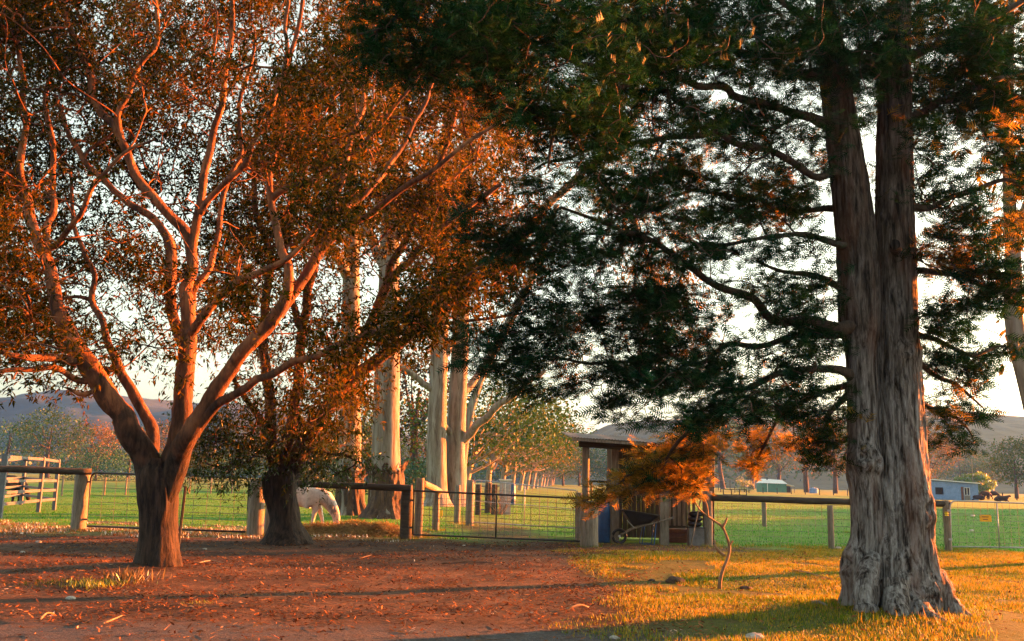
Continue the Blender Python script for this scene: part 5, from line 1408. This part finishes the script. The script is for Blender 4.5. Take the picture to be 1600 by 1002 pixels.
# ------------------------------------------------------------------ animals (one skinned body each)
def skinned(name, verts, edges, radii, mat_, parent, lv=2):
    me = bpy.data.meshes.new(name); me.from_pydata([tuple(v) for v in verts], edges, [])
    o = bpy.data.objects.new(name, me); COL.objects.link(o); me.materials.append(mat_)
    if parent: o.parent = parent
    sk = o.modifiers.new('skin', 'SKIN'); sk.use_smooth_shade = True
    for i, r in enumerate(radii):
        sv_ = me.skin_vertices[0].data[i]; sv_.radius = (r, r) if not hasattr(r, '__len__') else r; sv_.use_root = (i == 0)
    ss_ = o.modifiers.new('sub', 'SUBSURF'); ss_.levels = lv; ss_.render_levels = lv
    return o
def chain(V, E_, R_, start, pts):
    k = start
    for (x, y, z, r) in pts:
        V.append((x, y, z)); R_.append(r); E_.append((k, len(V) - 1)); k = len(V) - 1
    return k
hb_ = g0(466, 28.4)
horse = empty('horse', hb_, 'white horse grazing with its head down behind the leafy tree and rail', 'horse')
HV = [(0, 0, 1.06)]; HR = [(.33, .36)]; HE = []
chest = chain(HV, HE, HR, 0, [(.34, 0, 1.07, (.31, .34)), (.62, 0, 1.10, (.27, .31))])
rump = chain(HV, HE, HR, 0, [(-.36, 0, 1.12, (.30, .31)), (-.66, 0, 1.16, (.30, .29)), (-.86, 0, 1.12, (.19, .2))])
head = chain(HV, HE, HR, chest, [(.84, -.02, 1.0, (.20, .25)), (1.02, -.06, .80, (.14, .2)), (1.14, -.10, .60, (.105, .15)), (1.19, -.13, .50, (.10, .125)), (1.21, -.15, .36, (.095, .115)), (1.20, -.17, .22, (.072, .08)), (1.185, -.18, .10, (.065, .065)), (1.18, -.18, .05, (.045, .045))])
for (sy, fx) in ((-.15, .50), (.15, .78)):
    chain(HV, HE, HR, chest, [(.60, sy, .80, .12), (.60 + (fx - .6) * .4, sy * 1.1, .60, .075), (.60 + (fx - .6) * .7, sy * 1.1, .42, .058), (.60 + (fx - .6) * .85, sy * 1.1, .25, .036), (fx, sy * 1.1, .11, .045), (fx + .03, sy * 1.1, .045, .05)])
for (sy, fx) in ((-.16, -.14), (.16, -.92)):
    mx = -.55 + (fx + .55) * .35
    chain(HV, HE, HR, rump - 1, [(-.62 + (fx + .6) * .2, sy, .86, .17), (mx + .04, sy * 1.1, .66, .11), (mx - .10 + (fx + .55) * .3, sy * 1.1, .46, .062), (fx - .03, sy * 1.1, .26, .04), (fx, sy * 1.1, .11, .046), (fx + .04, sy * 1.1, .045, .052)])
skinned('body', HV, HE, HR, M['horse'], horse)
for sy in (-.07, .05):
    MB().add(np.array([(1.10, -.1 + sy - .03, .60), (1.14, -.1 + sy + .03, .60), (1.17, -.1 + sy, .62), (1.20, -.09 + sy * 1.6, .71)]) + hb_, [[0, 1, 3], [1, 2, 3], [2, 0, 3]]).build('ear', M['horse'], horse)
mb = MB()
for k in range(90):
    s = rnd.random(); q0 = np.array([.66 + s * .50, -.02 - s * .08, 1.42 - s * .72]) + [0, rnd.uniform(-.03, .03), 0]
    q = [q0, q0 + [.06, -.08 + rnd.uniform(-.04, .04), -.06], q0 + [.03 + rnd.uniform(-.05, .06), -.15, -.24 - rnd.uniform(0, .08)]]
    mb.tube(smooth_path(np.array(q) + hb_, 2), np.linspace(.014, .004, 5), 4, cap=False)
mb.build('mane', M['mane'], horse)
mb = MB()
for k in range(60):
    q0 = np.array([-.98, rnd.uniform(-.04, .04), 1.20]); q = [q0 + [.05, 0, 0], q0 + [-.05, 0, -.15], q0 + [-.06 + rnd.uniform(-.04, .05), rnd.uniform(-.05, .05), -.75 - rnd.uniform(0, .15)]]
    mb.tube(smooth_path(np.array(q) + hb_, 3), np.linspace(.016, .004, 7), 4, cap=False)
mb.build('tail', M['mane'], horse)
for (x, y) in ((.53, -.165), (.81, .165), (-.10, -.176), (-.88, .176)):
    MB().lathe(hb_ + [x, y, 0], [(0, -.01), (.066, -.01), (.052, .07), (0, .075)], 12).build('hoof', M['hoof'], horse, smooth=True)
for sy in (-.245, -.085): MB().lathe(hb_ + [1.235, sy + .02, .42], [(0, -.018), (.016, -.008), (.018, 0), (.016, .01), (0, .018)], 8).build('eye', M['black'], horse, smooth=True)
def cow(px, d, rz, label, lying=False):
    p = g0(px, d); t = empty('cow', p, label, 'cow', 'dark cattle grazing far beyond the right gate'); t.rotation_euler = (0, 0, rz)
    z0_ = -.55 if lying else 0
    V_ = [(0, 0, 1.0 + z0_)]; R_ = [(.36, .38)]; E_ = []
    c = chain(V_, E_, R_, 0, [(.45, 0, 1.0 + z0_, (.34, .36)), (.75, 0, 1.05 + z0_, (.24, .28))])
    r = chain(V_, E_, R_, 0, [(-.45, 0, 1.03 + z0_, (.34, .36)), (-.85, 0, 1.05 + z0_, (.24, .26))])
    hd = [(1.0, 0, .95, .17), (1.2, 0, .6, .13), (1.3, 0, .3, .12), (1.36, 0, .12, .08)] if not lying else [(1.0, 0, .7, .17), (1.2, 0, .8, .14), (1.42, 0, .7, .1)]
    chain(V_, E_, R_, c, hd)
    for sy in (-.2, .2):
        if lying:
            chain(V_, E_, R_, c, [(.6, sy * 1.4, .2, .12), (.95, sy * 1.5, .08, .06)]); chain(V_, E_, R_, r, [(-.6, sy * 1.4, .2, .15), (-.2, sy * 1.8, .08, .07)])
        else:
            chain(V_, E_, R_, c, [(.6, sy, .6, .14), (.6, sy, .3, .07), (.6, sy, .05, .06)]); chain(V_, E_, R_, r, [(-.75, sy, .65, .17), (-.82, sy, .35, .07), (-.78, sy, .05, .06)])
    skinned('body', V_, E_, R_, M['cow'], t, 1)
cow(1538, 150, .2, 'black cow standing nearest the blue shed')
cow(1551, 152, 2.6, 'reddish dark cow standing in the middle of the cattle')
cow(1563, 128, .1, 'dark cow lying down furthest right of the cattle', True)
cow(1528, 140, 2.9, 'dark cow lying beside the right corner of the blue shed', True)
hh_ = g0(10, 75)
cow_l = cow(13, 46, 1.2, 'dark animal standing behind the orange lit yard panels')
cow_l = None

# ------------------------------------------------------------------ ground details
# bare curved sapling
t = empty('dead_sapling', g0(1128, 16.6), 'bare crooked sapling curving up from the lit grass before the shed', 'sapling')
DD = 15.6
def stick(rows, nm):
    q = smooth_path(np.array(rows, float), 5); w_ = PX(q[:, 0], q[:, 1], q[:, 2])
    if nm == 'stem': w_[0, 2] = min(w_[0, 2], -.03)
    MB().tube(w_, q[:, 3] * q[:, 2] / F_PX * (.6 if nm == 'stem' else .95), 9, jit=.1).build(nm, M['wood_red'], t, smooth=True)
yb = 15.6
stick([(1124,912,yb,5.5),(1129,892,yb,4.2),(1137,872,yb,3.8),(1140,855,yb,3.5),(1134,835,yb,3.2),(1128,823,yb,3.2),(1116,814,yb,2.8),(1105,806,yb-.1,2.4),(1093,796,yb-.2,2),(1085,782,yb-.3,1.6),(1080,770,yb-.3,1)], 'stem')
stick([(1131,868,yb,2.8),(1122,860,yb-.1,2.4),(1117,852,yb-.1,2.2),(1117,844,yb-.1,1.6)], 'branch')
stick([(1128,824,yb,2.4),(1133,817,yb,2),(1136,809,yb,1.4)], 'branch'); stick([(1140,852,yb,2),(1145,845,yb,1.2)], 'branch')
stick([(1106,807,yb-.1,2),(1104,790,yb-.1,1.7),(1096,772,yb-.1,1.2),(1088,762,yb-.1,.8)], 'branch')
for ob in t.children: pass
# clods and stones
def lump(px, py, r, label, name, mat_, cat, sq=.6, group=None):
    g_ = G(px, py); z = gz(g_[0], g_[1])[0]
    u = np.linspace(0, pi, 11); th = np.arange(16) * 2 * pi / 16
    V = np.array([[sin(a) * cos(b), sin(a) * sin(b), cos(a)] for a in u for b in th])
    V = V * (1 + .55 * (fbm(V * 2.3 + px, 3, 3) - .5))[:, None] * np.array([r, r * .8, r * sq])
    i = np.arange(10)[:, None] * 16; j = np.arange(16)[None]
    Fq = np.stack([i + j, i + 16 + j, i + 16 + (j + 1) % 16, i + (j + 1) % 16], 2).reshape(-1, 4)
    o = MB().add(V + [g_[0], g_[1], z + r * sq * .35], Fq).build(name, mat_, None, smooth=False)
    return tag(o, label, cat, group)
lump(1055, 907, .16, 'dark clod of earth lying in the lit grass left of the sapling', 'earth_clod', M['soil'], 'clod', .5)
lump(1018, 905, .06, 'crumb of soil just left of the big clod', 'earth_clod', M['soil'], 'clod', .5)
lump(1165, 915, .10, 'flat clod of earth right of the sapling base', 'earth_clod', M['soil'], 'clod', .4)
SG = 'pale stones and bark scraps in the leaf litter'
for i, (px, py, r, lb) in enumerate([(35, 862, .06, 'pale stone at the far left of the leaf litter'), (60, 848, .07, 'bluish stone in the litter below the stout left post'), (110, 940, .06, 'grey stone left of the green weeds'), (725, 852, .05, 'small pale stone before the low gate'),
                                     (320, 857, .05, 'white stone right of the spreading tree trunk'), (1310, 858, .09, 'pale rubble on the grass under the right rail'), (1180, 1000, .10, 'pale flat stone at the bottom edge'), (960, 998, .05, 'small stone at the bottom edge left of the flat stone')]):
    lump(px, py, r, lb, 'stone', M['stone'], 'stone', .45, SG)
def twig(rows, label, mat_='wood_red', rr=.012):
    q = []
    for (px, py, z) in rows:
        g_ = G(px, py); q.append([g_[0], g_[1], gz(g_[0], g_[1])[0] + z])
    q = smooth_path(np.array(q), 4); o = MB().tube(q, np.linspace(rr, rr * .5, len(q)), 8, jit=.15).build('fallen_stick', M[mat_], smooth=True)
    tag(o, label, 'stick', 'sticks lying on the ground')
twig([(1271, 957, .02), (1281, 961, .04), (1292, 965, .03)], 'short grey stick on the grass left of the cypress roots', 'wood', .026)
twig([(1240, 892, .02), (1262, 898, .04), (1300, 906, .03)], 'dark thin stick in the grass band left of the cypress')
twig([(160, 985, .03), (178, 980, .05), (190, 972, .04)], 'curled orange bark strip at the bottom left', 'wood_red', .010)
twig([(62, 976, .03), (72, 970, .06), (84, 966, .03)], 'curved orange bark strip nearest the bottom left corner', 'wood_red', .011)
twig([(690, 882, .02), (730, 881, .02), (775, 883, .02)], 'long dark stick on the bare ground before the low gate', 'twig', .014)
twig([(310, 880, .02), (330, 876, .04), (350, 878, .02)], 'pale stick right of the spreading tree', 'wood', .014)
twig([(885, 957, .02), (905, 955, .06), (920, 953, .02)], 'crumpled orange bark piece at the edge of the grass', 'wood_red', .016)
twig([(560, 872, .02), (585, 868, .03), (610, 872, .02)], 'thin stick in the litter below the hay', 'twig', .012)

# blade and leaf scatter
def scatter(n, x0_, x1_, y0_, y1_, power=1.0):
    y = y0_ + (y1_ - y0_) * rng.random(n) ** power
    x = x0_ + (x1_ - x0_) * rng.random(n)
    m = np.abs(x) < .60 * y + 1.0
    return x[m], y[m]
BLV = np.array([[0, -.5, 0], [0, .5, 0], [.12, 0, .6], [.35, 0, 1.0]]); BLF = np.array([[0, 1, 2]])
def blades(x, y, h, wd, name, mat_, label):
    n = len(x); a = rng.uniform(0, 2 * pi, n)
    X = np.stack([np.cos(a), np.sin(a), a * 0], 1); Y = np.stack([-np.sin(a), np.cos(a), a * 0], 1); Z = np.tile([0, 0, 1.0], (n, 1))
    tv = np.array([[0, -.5, 0], [0, .5, 0], [.45, 0, 1.0]])
    pos = np.stack([x, y, gz(x, y) - .004], 1)
    v, f = stamp(tv, BLF, pos, X, Y, Z, np.stack([h, np.full(n, wd), h], 1))
    return tag(MB().add(v, f).build(name, mat_), label, 'grass', kind='stuff')
# rough lawn at the right
x, y = scatter(420000, .4, 19, 8.2, 26.5, 1.15)
nzv = fbm(np.stack([x * .8, y * .8, x * 0], 1), 3, 2); edge = 1.7 + (fbm(np.stack([x * .45, y * .45, x * 0], 1), 2, 9) - .5) * 3
shd = (np.abs(x - 3.2) < 2.6) & (y > 23.2)
ok = (x > edge + (rng.random(len(x)) - .5) * .8) & (nzv > .37 + .22 * rng.random(len(x)) * (y < 11.5)) & ~(shd & (rng.random(len(x)) < .9))
x, y = x[ok], y[ok]
h = .018 + .036 * fbm(np.stack([x * 1.5, y * 1.5, x * 0], 1), 2, 6) ** 1.5 * 2 * rng.uniform(.5, 1.5, len(x))
blades(x, y, h, .010, 'lawn_grass', M['grass'], 'short sunlit rough grass round the cypress and sapling')
# pasture behind the fences
x, y = scatter(130000, -40, 50, 26.3, 80, 1.7)
tr_ = np.abs(x - (3.4 - .12 * y)) < 1.3
ok = ~(tr_ & (y < 44) & (rng.random(len(x)) < .85)) & ~((x > 1.4) & (x < 6.0) & (y > 25) & (y < 29.5)) & ~((x < -2) & (y < 29) & (rng.random(len(x)) < .8))
x, y = x[ok], y[ok]
blades(x, y, rng.uniform(.03, .075, len(x)), .022, 'pasture_grass', M['grass_green'], 'green pasture grass beyond the fences')
# straw under the left fences and in front of the horse
x, y = scatter(30000, -17, -2.3, 24.6, 31)
dns = fbm(np.stack([x * .7, y * .9, x * 0], 1), 3, 16); ok = dns > .50
x, y = x[ok], y[ok]
o = blades(x, y, rng.uniform(.03, .10, len(x)), .02, 'dry_grass', M['hay'], 'dry straw coloured grass along the left fences')
n = 24000; cx = np.array([proj_x(500, 27.6), proj_x(560, 27.4), proj_x(600, 27.3), proj_x(530, 27.9)]); hs = np.array([.30, .42, .36, .28])
k = rng.integers(0, 4, n); a = rng.normal(0, 1, (n, 2))
px_ = cx[k] + a[:, 0] * .55; py_ = np.array([27.6, 27.4, 27.3, 27.9])[k] + a[:, 1] * .35
hz2 = hs[k] * np.exp(-(a ** 2).sum(1) / 2) * rng.random(n)
X, Y, Z = frames(np.stack([rng.normal(0, 1, n), rng.normal(0, 1, n), rng.normal(.1, .35, n)], 1), jitter=1)
v, f = stamp(LEAF[0] * np.array([1, .35, 1]), LEAF[1], np.stack([px_, py_, hz2], 1), X, Y, Z, rng.uniform(.08, .24, n))
tag(MB().add(v, f).build('hay', M['hay_heap']), 'loose heaps of hay spread before the grazing horse', 'hay', kind='stuff')
# leaf litter
x, y = scatter(64000, -15, 2.6, 7.8, 26, 1.2)
dn = fbm(np.stack([x * .9, y * .9, x * 0], 1), 3, 26) * .55 + fbm(np.stack([x * 2.8, y * 2.8, x * 0], 1), 2, 27) * .45
dn = (dn - .5) * 1.8 + .5
edge = 1.7 + (fbm(np.stack([x * .45, y * .45, x * 0], 1), 2, 9) - .5) * 3
ok = (rng.random(len(x)) < np.clip((dn - .30) * 3.2, .08, 1) * np.clip((y - 9.2) / 2.2, .25, 1)) & (x < edge + .6)
x, y = x[ok], y[ok]; n = len(x)
a = rng.uniform(0, 2 * pi, n)
X, Y, Z = frames(np.stack([np.cos(a), np.sin(a), rng.normal(.10, .28, n)], 1), jitter=.45)
LT = np.array([[0, 0, 0], [.3, .13, .05], [.3, -.13, .05], [.7, .12, .03], [.7, -.12, .03], [1, 0, .10]]); LTF4 = np.array([[1, 2, 4, 3]]); LTF3 = np.array([[0, 2, 1], [3, 4, 5]])
pos = np.stack([x, y, gz(x, y) + .012], 1); s_ = rng.uniform(.025, .085, n)
v4, f4 = stamp(LT, LTF4, pos, X, Y, Z, s_); _, f3 = stamp(LT, LTF3, pos, X, Y, Z, s_)
mb = MB(); mb.v.append(v4); mb.f += [f4, f3]; mb.n = len(v4)
tag(mb.build('leaf_litter', M['litter']), 'carpet of fallen brown and orange leaves under the left trees', 'leaf litter', kind='stuff')
# fine fallen twigs and bark strings
x, y = scatter(2600, -15, 3.2, 8, 25.5, 1.2); n = len(x); a = rng.uniform(0, 2 * pi, n)
X, Y, Z = frames(np.stack([np.cos(a), np.sin(a), rng.normal(.03, .08, n)], 1), jitter=.3)
L_ = .04 + .34 * rng.random(n) ** 2.2; r_ = rng.uniform(.002, .005, n)
v, f = stamp(TWIG_V, TWIG_F, np.stack([x, y, gz(x, y) + .012], 1), X, Y, Z, np.stack([L_, r_, r_], 1))
tag(MB().add(v, f).build('twig_litter', M['twig_ground']), 'fine fallen twigs and bark strings among the leaves', 'twigs', kind='stuff')
# taller tufts against posts and the cypress foot
tx, ty = [], []
for (bx, by, br, bn) in [(X0, 12.5, .95, 700), (X0 - .5, 11.9, .7, 500)] + [(o_.location.x, o_.location.y, .28, 170) for o_ in bpy.data.objects if o_.name.startswith('fence_post') and o_.location.y < 36] + [(proj_x(q_, 26), 26.0, .5, 160) for q_ in range(1120, 1480, 26)]:
    a_ = rng.uniform(0, 2 * pi, bn); r_ = br * (.75 + .5 * rng.random(bn)); tx.append(bx + r_ * np.cos(a_)); ty.append(by + r_ * np.sin(a_))
tx = np.concatenate(tx); ty = np.concatenate(ty)
blades(tx, ty, (.03 + .13 * rng.random(len(tx)) ** 2.5), .010, 'tufts', M['grass'], 'taller grass tufts round the posts and the cypress foot')
# leaves dropped on the lawn
x, y = scatter(3500, 1, 16, 8.2, 25); n = len(x); a = rng.uniform(0, 2 * pi, n)
X, Y, Z = frames(np.stack([np.cos(a), np.sin(a), rng.normal(.15, .3, n)], 1), jitter=.4)
v, f = stamp(LEAF[0] * np.array([1, 1.5, 1]), LEAF[1], np.stack([x, y, gz(x, y) + .03], 1), X, Y, Z, rng.uniform(.04, .09, n))
tag(MB().add(v, f).build('fallen_leaves', M['litter']), 'scattered fallen leaves on the lit lawn', 'leaf litter', kind='stuff')
# weeds
def weed(px, py, n, h, r, mat_, label):
    g_ = G(px, py); t = empty('weed', (g_[0], g_[1], 0), label, 'weed')
    a = rng.normal(0, r, (n, 2)); pos = np.stack([g_[0] + a[:, 0], g_[1] + a[:, 1], gz(g_[0] + a[:, 0], g_[1] + a[:, 1])], 1)
    X, Y, Z = frames(np.stack([rng.normal(0, .45, n), rng.normal(0, .45, n), np.ones(n)], 1), jitter=1)
    v, f = stamp(LEAF[0] * np.array([1, .5, 1]), LEAF[1], pos, X, Y, Z, h * rng.uniform(.4, 1.2, n))
    MB().add(v, f).build('blades', M[mat_], t)
weed(148, 918, 260, .10, .20, 'leaf_yellow', 'bright green weed clump in the litter left of the spreading tree')
weed(205, 912, 160, .20, .18, 'hay', 'wispy dry grass tuft at the foot of the spreading tree')
weed(95, 916, 200, .08, .25, 'leaf_bush', 'dull green weeds left of the bright weed clump')
weed(305, 948, 60, .05, .10, 'leaf_yellow', 'tiny green sprout in the litter right of the spreading tree')
weed(1015, 878, 0 + 120, .12, .3, 'grass', 'tuft of lit grass near the earth clod')
HAZE = 0.00024
# ------------------------------------------------------------------ hazy evening air
m, tt_, N_, L_ = _new('evening haze')
pv = N_.new('ShaderNodeVolumePrincipled')
pv.inputs['Color'].default_value = (.12, .31, .95, 1)
pv.inputs['Density'].default_value = HAZE
pv.inputs['Anisotropy'].default_value = .35
oo = N_.new('ShaderNodeOutputMaterial'); L_.new(pv.outputs[0], oo.inputs['Volume'])
mb = MB(); mb.box((0, 2700, 50), (11200, 8600, 107))
hz3 = mb.build('haze', m); tag(hz3, kind='stuff')

# finely divided parts stay joined
for o in bpy.data.objects:
    if o.type == 'MESH' and o.parent and o.name.split('.')[0] in ('branches', 'twigs', 'crown', 'shoots', 'dry_sprays', 'blades', 'wire_mesh', 'netting', 'wires', 'mane', 'tail', 'stems'):
        o['kind'] = 'stuff'
